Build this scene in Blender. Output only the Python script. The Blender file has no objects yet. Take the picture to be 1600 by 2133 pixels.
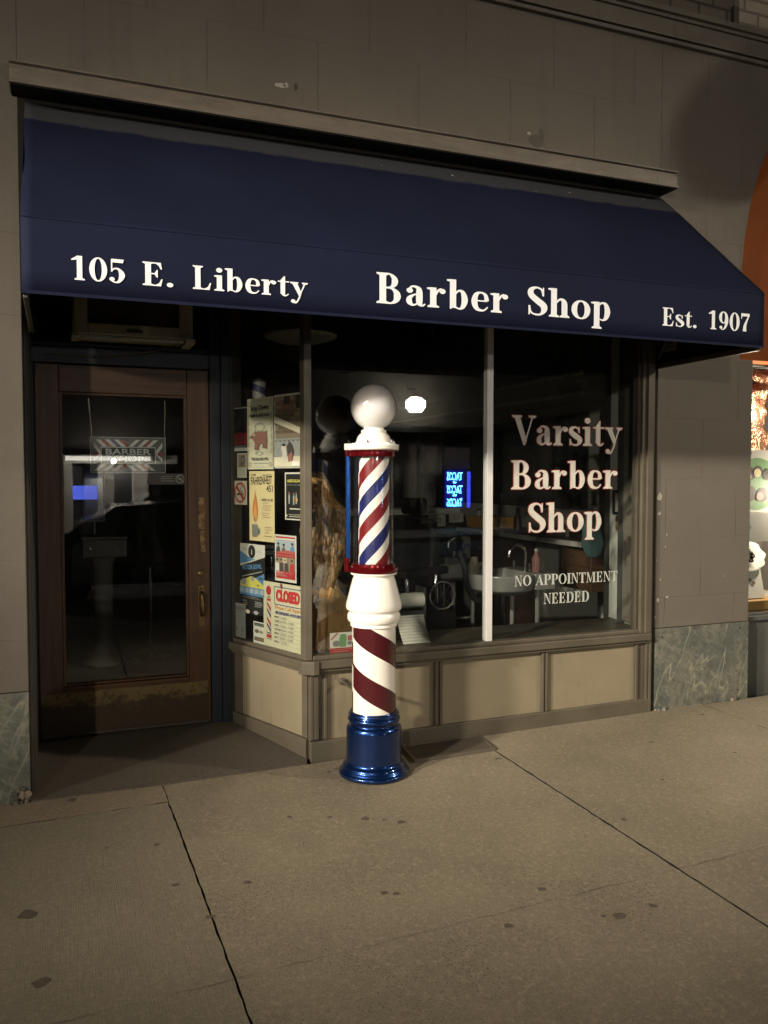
import bpy, bmesh, math, random
from mathutils import Vector, Matrix
R = math.radians
random.seed(7)
SC = bpy.context.scene
COL = SC.collection

# ------------------------------------------------------------------ camera
cam = bpy.data.cameras.new("camera")
cam.sensor_fit = 'VERTICAL'; cam.sensor_height = 24.0; cam.sensor_width = 18.0
cam.lens = 24.0 * 1726.0 / 2133.0
cam.clip_start = 0.05; cam.clip_end = 200
camo = bpy.data.objects.new("camera", cam); COL.objects.link(camo)
camo.location = (0, -4.08, 1.46)
camo.rotation_euler = (R(90 - 2.45), 0, R(-21.5))
SC.camera = camo

# ------------------------------------------------------------------ night sky and exposure
w = bpy.data.worlds.new("World"); SC.world = w; w.use_nodes = True
w.node_tree.nodes["Background"].inputs[0].default_value = (0.75, 0.72, 0.80, 1)
w.node_tree.nodes["Background"].inputs[1].default_value = 0.026
SC.view_settings.view_transform = 'Standard'; SC.view_settings.look = 'None'
SC.view_settings.exposure = 0.0; SC.view_settings.gamma = 1.0
SC.cycles.use_denoising = True
SC.cycles.max_bounces = 8; SC.cycles.transparent_max_bounces = 16
SC.cycles.glossy_bounces = 4; SC.cycles.diffuse_bounces = 3
SC.cycles.sample_clamp_indirect = 4.0
SC.cycles.caustics_reflective = False; SC.cycles.caustics_refractive = False
SC.cycles.blur_glossy = 0.3

# street lighting: (name, location, watts, radius, colour, spot degrees, blend, aim)
LAMPS = [
    ("street_lamp_light", (13.0, -7.8, 7.7), 3800, 0.30, (1, .86, .66), 25, 1.0, (0.8, .2, .8)),
    ("street_lamp_light", (-9.4, -7.0, 6.4), 9200, 0.34, (1, .88, .71), 20.0, 1.0, (3.4, -.05, .7)),
    ("street_lamp_light", (-14.6, -7.0, 6.6), 18500, 0.42, (1, .88, .71), 15.4, 1.0, (3.45, 0, .74)),
    ("far_side_light", (9.15, -16.75, 3.42), 1900, 0.2, (1, .88, .72), 160, .3, (9.15, -14.3, 0)),
    ("far_side_light", (-7.6, -16.6, 3.5), 2300, 0.2, (1, .88, .72), 160, .3, (-7.6, -14.3, 0)),  # added low lamp without fixture, lights the room wall and upper posters
    ("far_side_light", (1.36, -16.98, 1.86), 420, 0.05, (1, .9, .78), 360, .3, (1.36, -14.3, 1.2)),
]
for n_, p_, e_, r_, c_, s_, b_, a_ in LAMPS:
    L = bpy.data.lights.new(n_, 'SPOT' if s_ < 180 else 'POINT'); L.energy = e_; L.color = c_; L.shadow_soft_size = r_
    if s_ < 180: L.spot_size = R(s_); L.spot_blend = b_
    lo = bpy.data.objects.new(n_, L); COL.objects.link(lo); lo.location = p_
    d_ = Vector(a_) - Vector(p_)
    lo.rotation_euler = d_.to_track_quat('-Z', 'Y').to_euler()

# ------------------------------------------------------------------ materials
MATS = {}
def srgb(r, g, b):
    f = lambda c: (c/255/12.92) if c/255 <= .04045 else ((c/255+.055)/1.055)**2.4
    return (f(r), f(g), f(b))
def newmat(name):
    m = bpy.data.materials.new(name); m.use_nodes = True
    nt = m.node_tree; b = nt.nodes["Principled BSDF"]; MATS[name] = m
    return m, nt, b
def N(nt, t, **kw):
    n = nt.nodes.new(t)
    for k, v in kw.items():
        if k.startswith('i_'):
            key = k[2:]
            key = int(key) if key.isdigit() else key.replace('_', ' ')
            n.inputs[key].default_value = v
        else: setattr(n, k, v)
    return n
def LK(nt, a, b): nt.links.new(a, b)
def ramp(nt, fac, stops):
    r = nt.nodes.new('ShaderNodeValToRGB'); LK(nt, fac, r.inputs[0])
    e = r.color_ramp.elements
    while len(e) < len(stops): e.new(.5)
    for i, (p, c) in enumerate(stops):
        e[i].position = p; e[i].color = (*c, 1) if len(c) == 3 else c
    return r.outputs[0]
def mixc(nt, fac, a, b, mode='MIX'):
    m = nt.nodes.new('ShaderNodeMix'); m.data_type = 'RGBA'; m.blend_type = mode
    for s, v in ((m.inputs[0], fac), (m.inputs[6], a), (m.inputs[7], b)):
        if hasattr(v, 'is_linked'): LK(nt, v, s)
        elif isinstance(v, (int, float)): s.default_value = v
        else: s.default_value = (*v, 1)
    return m.outputs[2]
def math_(nt, op, a, b=None, clamp=False):
    m = nt.nodes.new('ShaderNodeMath'); m.operation = op; m.use_clamp = clamp
    for i, v in enumerate((a, b)):
        if v is None: continue
        if hasattr(v, 'is_linked'): LK(nt, v, m.inputs[i])
        else: m.inputs[i].default_value = v
    return m.outputs[0]
def coords(nt, scale=(1, 1, 1), world=False):
    if world: o = N(nt, 'ShaderNodeNewGeometry').outputs['Position']
    else: o = N(nt, 'ShaderNodeTexCoord').outputs['Object']
    mp = N(nt, 'ShaderNodeMapping'); mp.inputs['Scale'].default_value = scale
    LK(nt, o, mp.inputs[0]); return mp.outputs[0]
def noise(nt, vec, scale, detail=5, rough=.6):
    n = N(nt, 'ShaderNodeTexNoise', i_Scale=scale, i_Detail=detail, i_Roughness=rough)
    LK(nt, vec, n.inputs['Vector']); return n.outputs['Fac']
def bump(nt, b, h, strength=.3, dist=.01):
    n = N(nt, 'ShaderNodeBump', i_Strength=strength, i_Distance=dist)
    LK(nt, h, n.inputs['Height']); LK(nt, n.outputs[0], b.inputs['Normal'])
def mat(name, c, c2=None, scale=6, rough=.6, metal=0, bmp=0, bscale=80, bdist=.004, coat=0, stretch=(1, 1, 1), lo=.35, hi=.65, rvar=.12, spec=None, emit=None, es=0, world=False):
    m, nt, b = newmat(name)
    b.inputs['Base Color'].default_value = (*c, 1); b.inputs['Roughness'].default_value = rough
    b.inputs['Metallic'].default_value = metal; b.inputs['Coat Weight'].default_value = coat
    b.inputs['Coat Roughness'].default_value = .06
    if spec is not None: b.inputs['Specular IOR Level'].default_value = spec
    v = coords(nt, stretch, world)
    if c2 is None: c2 = tuple(x*.82 for x in c)
    f = noise(nt, v, scale)
    LK(nt, ramp(nt, f, [(lo, c), (hi, c2)]), b.inputs['Base Color'])
    if rvar:
        rr = N(nt, 'ShaderNodeMapRange', i_To_Min=max(.02, rough-rvar), i_To_Max=min(1, rough+rvar))
        LK(nt, noise(nt, v, scale*2.3), rr.inputs[0]); LK(nt, rr.outputs[0], b.inputs['Roughness'])
    if bmp: bump(nt, b, noise(nt, v, bscale, 4), bmp, bdist)
    if emit:
        b.inputs['Emission Color'].default_value = (*emit, 1); b.inputs['Emission Strength'].default_value = es
    return m
def flat(name, c, rough=.55):
    return mat(name, c, tuple(x*.93 for x in c), 9, rough, rvar=0.05)
def emis(name, c, s):
    m, nt, b = newmat(name)
    b.inputs['Base Color'].default_value = (*[min(.8, x) for x in c], 1)
    b.inputs['Emission Color'].default_value = (*c, 1); b.inputs['Emission Strength'].default_value = s
    return m

def stucco():
    m, nt, b = newmat('painted_stone'); v = coords(nt, world=True)
    sep = N(nt, 'ShaderNodeSeparateXYZ'); LK(nt, v, sep.inputs[0])
    x, z = sep.outputs[0], sep.outputs[2]
    wob = math_(nt, 'MULTIPLY', math_(nt, 'SUBTRACT', noise(nt, v, 14, 4), .5), .012)
    H, W, X0, Z0 = .3655, .5525, .146, 3.2745
    row = math_(nt, 'FLOOR', math_(nt, 'DIVIDE', math_(nt, 'SUBTRACT', z, Z0), H))
    par = math_(nt, 'MULTIPLY', math_(nt, 'MODULO', math_(nt, 'ADD', row, 40), 2), W/2)
    xs = math_(nt, 'ADD', math_(nt, 'SUBTRACT', math_(nt, 'SUBTRACT', x, X0), par), wob)
    xf = math_(nt, 'PINGPONG', xs, W/2)
    zs = math_(nt, 'ADD', math_(nt, 'SUBTRACT', z, Z0), wob)
    zf = math_(nt, 'PINGPONG', zs, H/2)
    gate = N(nt, 'ShaderNodeMapRange', i_From_Min=.40, i_From_Max=.56); LK(nt, noise(nt, v, 2.3, 3), gate.inputs[0])
    def line(d, wd, k):
        q = N(nt, 'ShaderNodeMapRange', i_From_Min=wd*.35, i_From_Max=wd, i_To_Min=1, i_To_Max=0)
        LK(nt, d, q.inputs[0]); return math_(nt, 'MULTIPLY', q.outputs[0], k)
    g2 = math_(nt, 'ADD', math_(nt, 'MULTIPLY', gate.outputs[0], .75), .25)
    lx = math_(nt, 'MULTIPLY', line(xf, .0042, .42), g2)
    lz = math_(nt, 'MULTIPLY', line(zf, .0034, .2), gate.outputs[0])
    ln = math_(nt, 'MAXIMUM', lx, lz)
    big = noise(nt, v, 1.3, 5)
    c1 = ramp(nt, big, [(.3, (.156, .136, .110)), (.7, (.116, .101, .081))])
    sp = noise(nt, v, 95, 5, .75)
    c2 = mixc(nt, math_(nt, 'MULTIPLY', math_(nt, 'SUBTRACT', sp, .4), 1.3, True), c1, (.182, .160, .132))
    dr = noise(nt, coords(nt, (5, 5, .5), True), 1.6, 5, .6)
    dirt = N(nt, 'ShaderNodeMapRange', i_From_Min=.56, i_From_Max=.78, i_To_Max=.4); LK(nt, dr, dirt.inputs[0])
    c3 = mixc(nt, dirt.outputs[0], c2, (.075, .064, .05))
    LK(nt, mixc(nt, ln, c3, (.022, .018, .014)), b.inputs['Base Color'])
    b.inputs['Roughness'].default_value = .72
    h = math_(nt, 'SUBTRACT', math_(nt, 'ADD', math_(nt, 'MULTIPLY', noise(nt, v, 130, 4), .16), math_(nt, 'MULTIPLY', noise(nt, v, 9, 4), .5)), ln)
    bump(nt, b, h, .5, .006)
stucco()
def concrete(name, c1, c2, broom=False, agg=0.0):
    m, nt, b = newmat(name); v = coords(nt, world=True)
    big = noise(nt, v, 1.1, 6, .62); fine = noise(nt, v, 150, 3, .7)
    base = ramp(nt, big, [(.3, c1), (.68, c2)])
    gr = N(nt, 'ShaderNodeMapRange', i_From_Min=.42, i_From_Max=.72, i_To_Max=.58); LK(nt, fine, gr.inputs[0])
    c = mixc(nt, gr.outputs[0], base, tuple(x*.42 for x in c2))
    gr2 = N(nt, 'ShaderNodeMapRange', i_From_Min=.5, i_From_Max=.7, i_To_Max=.5); LK(nt, noise(nt, v, 48, 5, .75), gr2.inputs[0])
    c = mixc(nt, gr2.outputs[0], c, tuple(min(.6, x*1.45) for x in c1))
    blot = N(nt, 'ShaderNodeMapRange', i_From_Min=.55, i_From_Max=.72, i_To_Max=.45); LK(nt, noise(nt, v, 4.2, 5, .65), blot.inputs[0])
    c = mixc(nt, blot.outputs[0], c, tuple(x*.62 for x in c1))
    vo = N(nt, 'ShaderNodeTexVoronoi', i_Scale=70); LK(nt, v, vo.inputs['Vector'])
    gate = N(nt, 'ShaderNodeMapRange', i_From_Min=.42, i_From_Max=.6); LK(nt, noise(nt, v, 2.1, 4), gate.inputs[0])
    pit = N(nt, 'ShaderNodeMapRange', i_From_Min=.12, i_From_Max=.3, i_To_Min=1, i_To_Max=0); LK(nt, vo.outputs['Distance'], pit.inputs[0])
    pf = math_(nt, 'MULTIPLY', math_(nt, 'MULTIPLY', pit.outputs[0], gate.outputs[0]), agg)
    c = mixc(nt, pf, c, tuple(x*.42 for x in c1))
    sepc = N(nt, 'ShaderNodeSeparateXYZ'); LK(nt, v, sepc.inputs[0])
    yy = math_(nt, 'ADD', math_(nt, 'ADD', sepc.outputs[1], 1.655), math_(nt, 'ADD', math_(nt, 'MULTIPLY', sepc.outputs[0], -.018), math_(nt, 'MULTIPLY', math_(nt, 'SUBTRACT', noise(nt, v, 16, 4), .5), .03)))
    sl = N(nt, 'ShaderNodeMapRange', i_From_Min=.002, i_From_Max=.007, i_To_Min=.55, i_To_Max=0); LK(nt, math_(nt, 'ABSOLUTE', yy), sl.inputs[0])
    sg = N(nt, 'ShaderNodeMapRange', i_From_Min=.40, i_From_Max=.6); LK(nt, noise(nt, v, 3.1, 3), sg.inputs[0])
    score = math_(nt, 'MULTIPLY', sl.outputs[0], sg.outputs[0])
    c = mixc(nt, score, c, (.05, .042, .032))
    h = math_(nt, 'SUBTRACT', math_(nt, 'SUBTRACT', math_(nt, 'MULTIPLY', fine, .5), math_(nt, 'MULTIPLY', pf, 1.2)), score)
    if broom:
        st = noise(nt, coords(nt, (260, 5, 1), True), 1.0, 3)
        h = math_(nt, 'ADD', h, math_(nt, 'MULTIPLY', st, .8))
        c = mixc(nt, math_(nt, 'MULTIPLY', st, .3), c, tuple(x*.55 for x in c2))
    LK(nt, c, b.inputs['Base Color']); b.inputs['Roughness'].default_value = .82
    bump(nt, b, h, .55, .004)
concrete('concrete', (.282, .238, .168), (.188, .160, .114), agg=1.0)
concrete('concrete_broom', (.268, .232, .168), (.212, .184, .134), broom=True, agg=.25)
concrete('concrete_strip', (.262, .212, .152), (.215, .172, .122), agg=.3)
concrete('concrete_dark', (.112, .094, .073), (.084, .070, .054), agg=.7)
concrete('asphalt', (.05, .048, .045), (.035, .034, .032), agg=.5)
mat('joint_dirt_and_shade', (.012, .010, .008), rough=.95)
mat('gum_dark', (.075, .062, .047), (.12, .10, .075), 60, .8)
def marble():
    m, nt, b = newmat('green_marble'); v = coords(nt, world=True)
    def veins(scale, wid, dist, seedv, rotv):
        mp = N(nt, 'ShaderNodeMapping'); mp.inputs['Location'].default_value = seedv; LK(nt, v, mp.inputs[0])
        nz = N(nt, 'ShaderNodeTexNoise', i_Scale=scale*1.4, i_Detail=5.0); LK(nt, mp.outputs[0], nz.inputs['Vector'])
        ad = N(nt, 'ShaderNodeVectorMath', operation='MULTIPLY_ADD')
        LK(nt, nz.outputs['Color'], ad.inputs[0]); ad.inputs[1].default_value = (dist,)*3; LK(nt, mp.outputs[0], ad.inputs[2])
        mp1 = N(nt, 'ShaderNodeMapping'); mp1.inputs['Rotation'].default_value = rotv; LK(nt, ad.outputs[0], mp1.inputs[0]); mp2 = N(nt, 'ShaderNodeMapping'); mp2.inputs['Scale'].default_value = (2.0, 1, .45); LK(nt, mp1.outputs[0], mp2.inputs[0])
        vo = N(nt, 'ShaderNodeTexNoise', i_Scale=scale, i_Detail=3.0, i_Roughness=.55); LK(nt, mp2.outputs[0], vo.inputs['Vector'])
        q = N(nt, 'ShaderNodeMapRange', i_From_Min=0, i_From_Max=wid, i_To_Min=1, i_To_Max=0); LK(nt, math_(nt, 'ABSOLUTE', math_(nt, 'SUBTRACT', vo.outputs['Fac'], .5)), q.inputs[0])
        return q.outputs[0]
    big = noise(nt, v, 3.2, 6, .6)
    c = ramp(nt, big, [(.28, (.092, .100, .088)), (.48, (.130, .138, .122)), (.60, (.185, .182, .142)), (.74, (.086, .090, .078))])
    sp = N(nt, 'ShaderNodeMapRange', i_From_Min=.45, i_From_Max=.65, i_To_Max=.75); LK(nt, noise(nt, v, 24, 7, .75), sp.inputs[0])
    c = mixc(nt, sp.outputs[0], c, (.06, .068, .055))
    fade = N(nt, 'ShaderNodeMapRange', i_From_Min=.4, i_From_Max=.62); LK(nt, noise(nt, v, 4.4, 3), fade.inputs[0])
    v1 = math_(nt, 'MULTIPLY', math_(nt, 'MULTIPLY', veins(3.0, .020, .03, (3.3, 1, .2), (0, -.42, 0)), fade.outputs[0]), .85)
    v2 = math_(nt, 'MULTIPLY', veins(6.0, .014, .03, (1, 7, 4), (0, 1.05, 0)), .42)
    v3 = math_(nt, 'MULTIPLY', veins(2.2, .010, .02, (5.3, 2, 9.2), (0, -.30, 0)), 1.0)
    c = mixc(nt, math_(nt, 'MULTIPLY', math_(nt, 'MAXIMUM', math_(nt, 'MAXIMUM', v1, v2), v3), .75), c, (.36, .35, .26))
    net = N(nt, 'ShaderNodeTexVoronoi', feature='DISTANCE_TO_EDGE', i_Scale=13.0); LK(nt, v, net.inputs['Vector'])
    nq = N(nt, 'ShaderNodeMapRange', i_From_Min=0, i_From_Max=.028, i_To_Min=.35, i_To_Max=0); LK(nt, net.outputs['Distance'], nq.inputs[0])
    c = mixc(nt, math_(nt, 'MULTIPLY', nq.outputs[0], fade.outputs[0]), c, (.30, .29, .22))
    LK(nt, c, b.inputs['Base Color']); b.inputs['Roughness'].default_value = .42
    bump(nt, b, noise(nt, v, 60, 4), .15, .002)
marble()
def brickm(name, c1, c2, cm):
    m, nt, b = newmat(name); v = coords(nt, world=True)
    sw = N(nt, 'ShaderNodeSeparateXYZ'); LK(nt, v, sw.inputs[0])
    cb = N(nt, 'ShaderNodeCombineXYZ'); LK(nt, sw.outputs[0], cb.inputs[0]); LK(nt, sw.outputs[2], cb.inputs[1])
    br = N(nt, 'ShaderNodeTexBrick', i_Scale=1.0, i_Mortar_Size=.009, i_Mortar_Smooth=.3, i_Brick_Width=.215, i_Row_Height=.08)
    br.inputs['Color1'].default_value = (*c1, 1); br.inputs['Color2'].default_value = (*c2, 1); br.inputs['Mortar'].default_value = (*cm, 1)
    LK(nt, cb.outputs[0], br.inputs['Vector'])
    LK(nt, mixc(nt, math_(nt, 'MULTIPLY', noise(nt, v, 20), .5), br.outputs['Color'], tuple(x*.5 for x in c1)), b.inputs['Base Color'])
    b.inputs['Roughness'].default_value = .8
    bump(nt, b, math_(nt, 'SUBTRACT', math_(nt, 'MULTIPLY', noise(nt, v, 60), .3), br.outputs['Fac']), .8, .008)
brickm('brick_brown', (.155, .128, .100), (.125, .104, .08), (.05, .042, .034))
brickm('brick_pale', (.42, .36, .28), (.36, .31, .245), (.2, .17, .13))
brickm('brick_far', (.022, .017, .014), (.018, .014, .011), (.014, .012, .01))
mat('trim_taupe', (.112, .097, .070), (.088, .076, .055), 5, .45, bmp=.25, bscale=40, world=True)
mat('trim_taupe_dark', (.075, .062, .045), (.055, .046, .034), 7, .5, bmp=.25, bscale=40, world=True)
mat('ledge_paint', (.168, .144, .114), (.118, .102, .08), 5, .55, bmp=.3, bscale=50, stretch=(1, 4, 4), world=True)
def creampanel():
    m, nt, b = newmat('cream_panel'); v = coords(nt, world=True)
    c = ramp(nt, noise(nt, v, 2.4, 5), [(.3, (.262, .222, .150)), (.7, (.215, .182, .122))])
    dr = N(nt, 'ShaderNodeMapRange', i_From_Min=.58, i_From_Max=.76, i_To_Max=.42); LK(nt, noise(nt, coords(nt, (9, 9, 1.6), True), 1.5, 5), dr.inputs[0])
    c = mixc(nt, dr.outputs[0], c, (.13, .108, .075))
    sp = N(nt, 'ShaderNodeMapRange', i_From_Min=.67, i_From_Max=.72, i_To_Max=.5); LK(nt, noise(nt, v, 30, 2), sp.inputs[0])
    c = mixc(nt, sp.outputs[0], c, (.17, .125, .09))
    LK(nt, c, b.inputs['Base Color']); b.inputs['Roughness'].default_value = .5
    bump(nt, b, noise(nt, v, 6, 3), .12, .01)
creampanel()
def canvas():
    m, nt, b = newmat('navy_canvas'); v = coords(nt, world=True)
    sep = N(nt, 'ShaderNodeSeparateXYZ'); LK(nt, v, sep.inputs[0])
    c = ramp(nt, noise(nt, v, 1.6, 5), [(.3, (.0090, .0120, .030)), (.7, (.0068, .0090, .0225))])
    lint = N(nt, 'ShaderNodeMapRange', i_From_Min=.5, i_From_Max=.9, i_To_Max=.35); LK(nt, noise(nt, v, 75, 5, .75), lint.inputs[0])
    c = mixc(nt, lint.outputs[0], c, (.024, .027, .05))
    edge = math_(nt, 'ADD', sep.outputs[2], math_(nt, 'MULTIPLY', math_(nt, 'SUBTRACT', noise(nt, v, 7, 4), .5), .05))
    band = N(nt, 'ShaderNodeMapRange', i_From_Min=2.985, i_From_Max=3.005, i_To_Max=.75); LK(nt, edge, band.inputs[0])
    c = mixc(nt, band.outputs[0], c, (.05, .051, .056))
    drop = N(nt, 'ShaderNodeMapRange', i_From_Min=.735, i_From_Max=.75, i_To_Max=.8); LK(nt, noise(nt, v, 17, 2), drop.inputs[0])
    up = N(nt, 'ShaderNodeMapRange', i_From_Min=2.9, i_From_Max=3.05); LK(nt, sep.outputs[2], up.inputs[0])
    c = mixc(nt, math_(nt, 'MULTIPLY', drop.outputs[0], up.outputs[0]), c, (.4, .39, .36))
    val = N(nt, 'ShaderNodeMapRange', i_From_Min=2.404, i_From_Max=2.398, i_To_Max=.35); LK(nt, edge, val.inputs[0])
    c = mixc(nt, val.outputs[0], c, (.015, .018, .044))
    LK(nt, c, b.inputs['Base Color']); b.inputs['Roughness'].default_value = .75
    b.inputs['Specular IOR Level'].default_value = .06
    wv = math_(nt, 'ADD', noise(nt, coords(nt, (700, 40, 40), True), 1, 1), noise(nt, coords(nt, (40, 700, 700), True), 1, 1))
    bump(nt, b, math_(nt, 'ADD', math_(nt, 'MULTIPLY', wv, .1), math_(nt, 'MULTIPLY', noise(nt, v, 2.2, 3), 1.5)), .3, .01)
canvas()
mat('lettering_white', (.80, .83, .88), (.74, .77, .82), 20, .5)
mat('mullion_white', (.93, .92, .92), (.90, .89, .88), 8, .3, rvar=.05)
mat('lettering_window', (.62, .60, .54), (.52, .50, .45), 14, .5)
mat('lettering_red', (.26, .035, .025), (.2, .03, .02), 14, .5)
mat('paint_chip', (.46, .42, .37), (.36, .33, .29), 30, .7)
mat('lettering_pale', (.52, .55, .50), (.42, .45, .41), 24, .5)
def wood(name, c1, c2, c3, vert=True, rough=.38, worn=0):
    m, nt, b = newmat(name)
    v = coords(nt, (26, 26, 1.4) if vert else (1.4, 26, 26), True)
    wv = noise(nt, v, 1.6, 7, .68); v2 = coords(nt, (90, 90, 3) if vert else (3, 90, 90), True)
    c = ramp(nt, wv, [(.3, c1), (.52, c2), (.72, c3)])
    c = mixc(nt, math_(nt, 'MULTIPLY', noise(nt, v2, 1.5, 3), .6), c, tuple(x*.45 for x in c1))
    LK(nt, c, b.inputs['Base Color']); b.inputs['Roughness'].default_value = rough
    bump(nt, b, wv, .25, .003)
wood('door_wood', (.150, .074, .028), (.085, .039, .015), (.033, .015, .006), rough=.5)
wood('door_wood_rail', (.150, .074, .028), (.085, .039, .015), (.033, .015, .006), rough=.5, vert=False)
wood('carved_wood', (.56, .33, .12), (.42, .235, .08), (.24, .12, .045), rough=.5)
wood('counter_wood', (.10, .055, .03), (.07, .038, .022), (.05, .026, .015), vert=False)
def kick():
    m, nt, b = newmat('worn_brass'); v = coords(nt, world=True)
    sep = N(nt, 'ShaderNodeSeparateXYZ'); LK(nt, v, sep.inputs[0])
    w_ = math_(nt, 'ADD', math_(nt, 'MULTIPLY', math_(nt, 'SUBTRACT', sep.outputs[2], .17), 3.2), noise(nt, coords(nt, (7, 7, 12), True), 1.4, 7, .72))
    f = N(nt, 'ShaderNodeMapRange', i_From_Min=.62, i_From_Max=.72); LK(nt, w_, f.inputs[0])
    c = mixc(nt, f.outputs[0], (.055, .036, .017), (.175, .128, .048))
    spot = N(nt, 'ShaderNodeMapRange', i_From_Min=.55, i_From_Max=.62, i_To_Max=.8); LK(nt, noise(nt, v, 38, 4), spot.inputs[0])
    LK(nt, mixc(nt, spot.outputs[0], c, (.075, .036, .018)), b.inputs['Base Color'])
    b.inputs['Metallic'].default_value = .25; b.inputs['Roughness'].default_value = .55
    bump(nt, b, noise(nt, v, 40, 5), .35, .003)
kick()
mat('worn_patch', (.34, .235, .10), (.16, .085, .035), 34, .6, lo=.42, hi=.55, world=True)
mat('frame_blue', (.006, .013, .024), (.004, .009, .017), 6, .55, bmp=.15, world=True)
mat('brass', (.26, .18, .08), (.12, .08, .04), 30, .38, 1.0)
mat('chrome', (.72, .72, .74), (.6, .6, .62), 12, .16, 1.0, rvar=.05)
mat('pole_white', (.86, .84, .78), (.76, .735, .665), 9, .26, coat=.5, rvar=.1, lo=.5, hi=.8, bmp=.05, bscale=22)
mat('paint_blue', (.009, .043, .185), (.005, .027, .12), 300, .30, .85, coat=1.0, rvar=.04)
mat('paint_red', (.20, .006, .012), (.14, .004, .008), 220, .2, .65, coat=1.0, rvar=.04)
mat('rod_blue', (.01, .10, .42), (.008, .07, .32), 60, .2, .7, coat=1.0, rvar=.04)
mat('globe_white', (.76, .745, .745), (.73, .715, .71), 3, .22, coat=.35, rvar=.02)
MATS['globe_white'].node_tree.nodes["Principled BSDF"].inputs['Subsurface Weight'].default_value = .9
MATS['globe_white'].node_tree.nodes["Principled BSDF"].inputs['Subsurface Radius'].default_value = (.25, .22, .2); MATS['globe_white'].node_tree.nodes["Principled BSDF"].inputs['Subsurface Scale'].default_value = .6
def helix(name, cols, pitch, rise, metal=0, rough=.3, phase=0.0, coat=0.0):
    """stripes: cols = [(start, colour)...] over one vertical period, rise = climb per full turn"""
    m, nt, b = newmat(name)
    sep = N(nt, 'ShaderNodeSeparateXYZ'); LK(nt, coords(nt), sep.inputs[0])
    at = math_(nt, 'ARCTAN2', sep.outputs[1], sep.outputs[0])
    t = math_(nt, 'SUBTRACT', sep.outputs[2], math_(nt, 'MULTIPLY', at, rise/(2*math.pi)))
    fr = math_(nt, 'FRACT', math_(nt, 'ADD', math_(nt, 'DIVIDE', t, pitch), 20+phase))
    r = ramp(nt, fr, cols)
    r.node.color_ramp.interpolation = 'CONSTANT'
    LK(nt, r, b.inputs['Base Color']); b.inputs['Roughness'].default_value = rough
    b.inputs['Metallic'].default_value = metal; b.inputs['Coat Weight'].default_value = coat
    b.inputs['Coat Roughness'].default_value = .08
WHT = (.84, .81, .74)
def glass(name, tint=(.93, .95, .94), base=.045, dirt=.004):
    m, nt, b = newmat(name); nt.nodes.remove(b)
    out = nt.nodes['Material Output']
    tr = N(nt, 'ShaderNodeBsdfTransparent'); tr.inputs[0].default_value = (*tint, 1)
    gl = N(nt, 'ShaderNodeBsdfGlossy'); gl.inputs['Roughness'].default_value = 0.0; gl.inputs[0].default_value = (1, 1, 1, 1)
    df = N(nt, 'ShaderNodeBsdfDiffuse'); df.inputs[0].default_value = (.5, .5, .48, 1)
    lw = N(nt, 'ShaderNodeLayerWeight'); lw.inputs[0].default_value = .5
    f = math_(nt, 'ADD', math_(nt, 'MULTIPLY', math_(nt, 'POWER', lw.outputs['Facing'], 5.0), 1-base), base, True)
    m1 = N(nt, 'ShaderNodeMixShader'); LK(nt, f, m1.inputs[0]); LK(nt, tr.outputs[0], m1.inputs[1]); LK(nt, gl.outputs[0], m1.inputs[2])
    dn = N(nt, 'ShaderNodeMapRange', i_From_Min=.4, i_From_Max=.75, i_To_Min=dirt*.3, i_To_Max=dirt*1.8)
    LK(nt, noise(nt, coords(nt, (3, 3, 1), True), 2.5, 6), dn.inputs[0])
    m2 = N(nt, 'ShaderNodeMixShader'); LK(nt, dn.outputs[0], m2.inputs[0]); LK(nt, m1.outputs[0], m2.inputs[1]); LK(nt, df.outputs[0], m2.inputs[2])
    LK(nt, m2.outputs[0], out.inputs[0])
glass('window_glass')
glass('cylinder_glass', (.95, .96, .97), .085, .008)
glass('clear_plastic', (.96, .96, .95), .05, .04)

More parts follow.
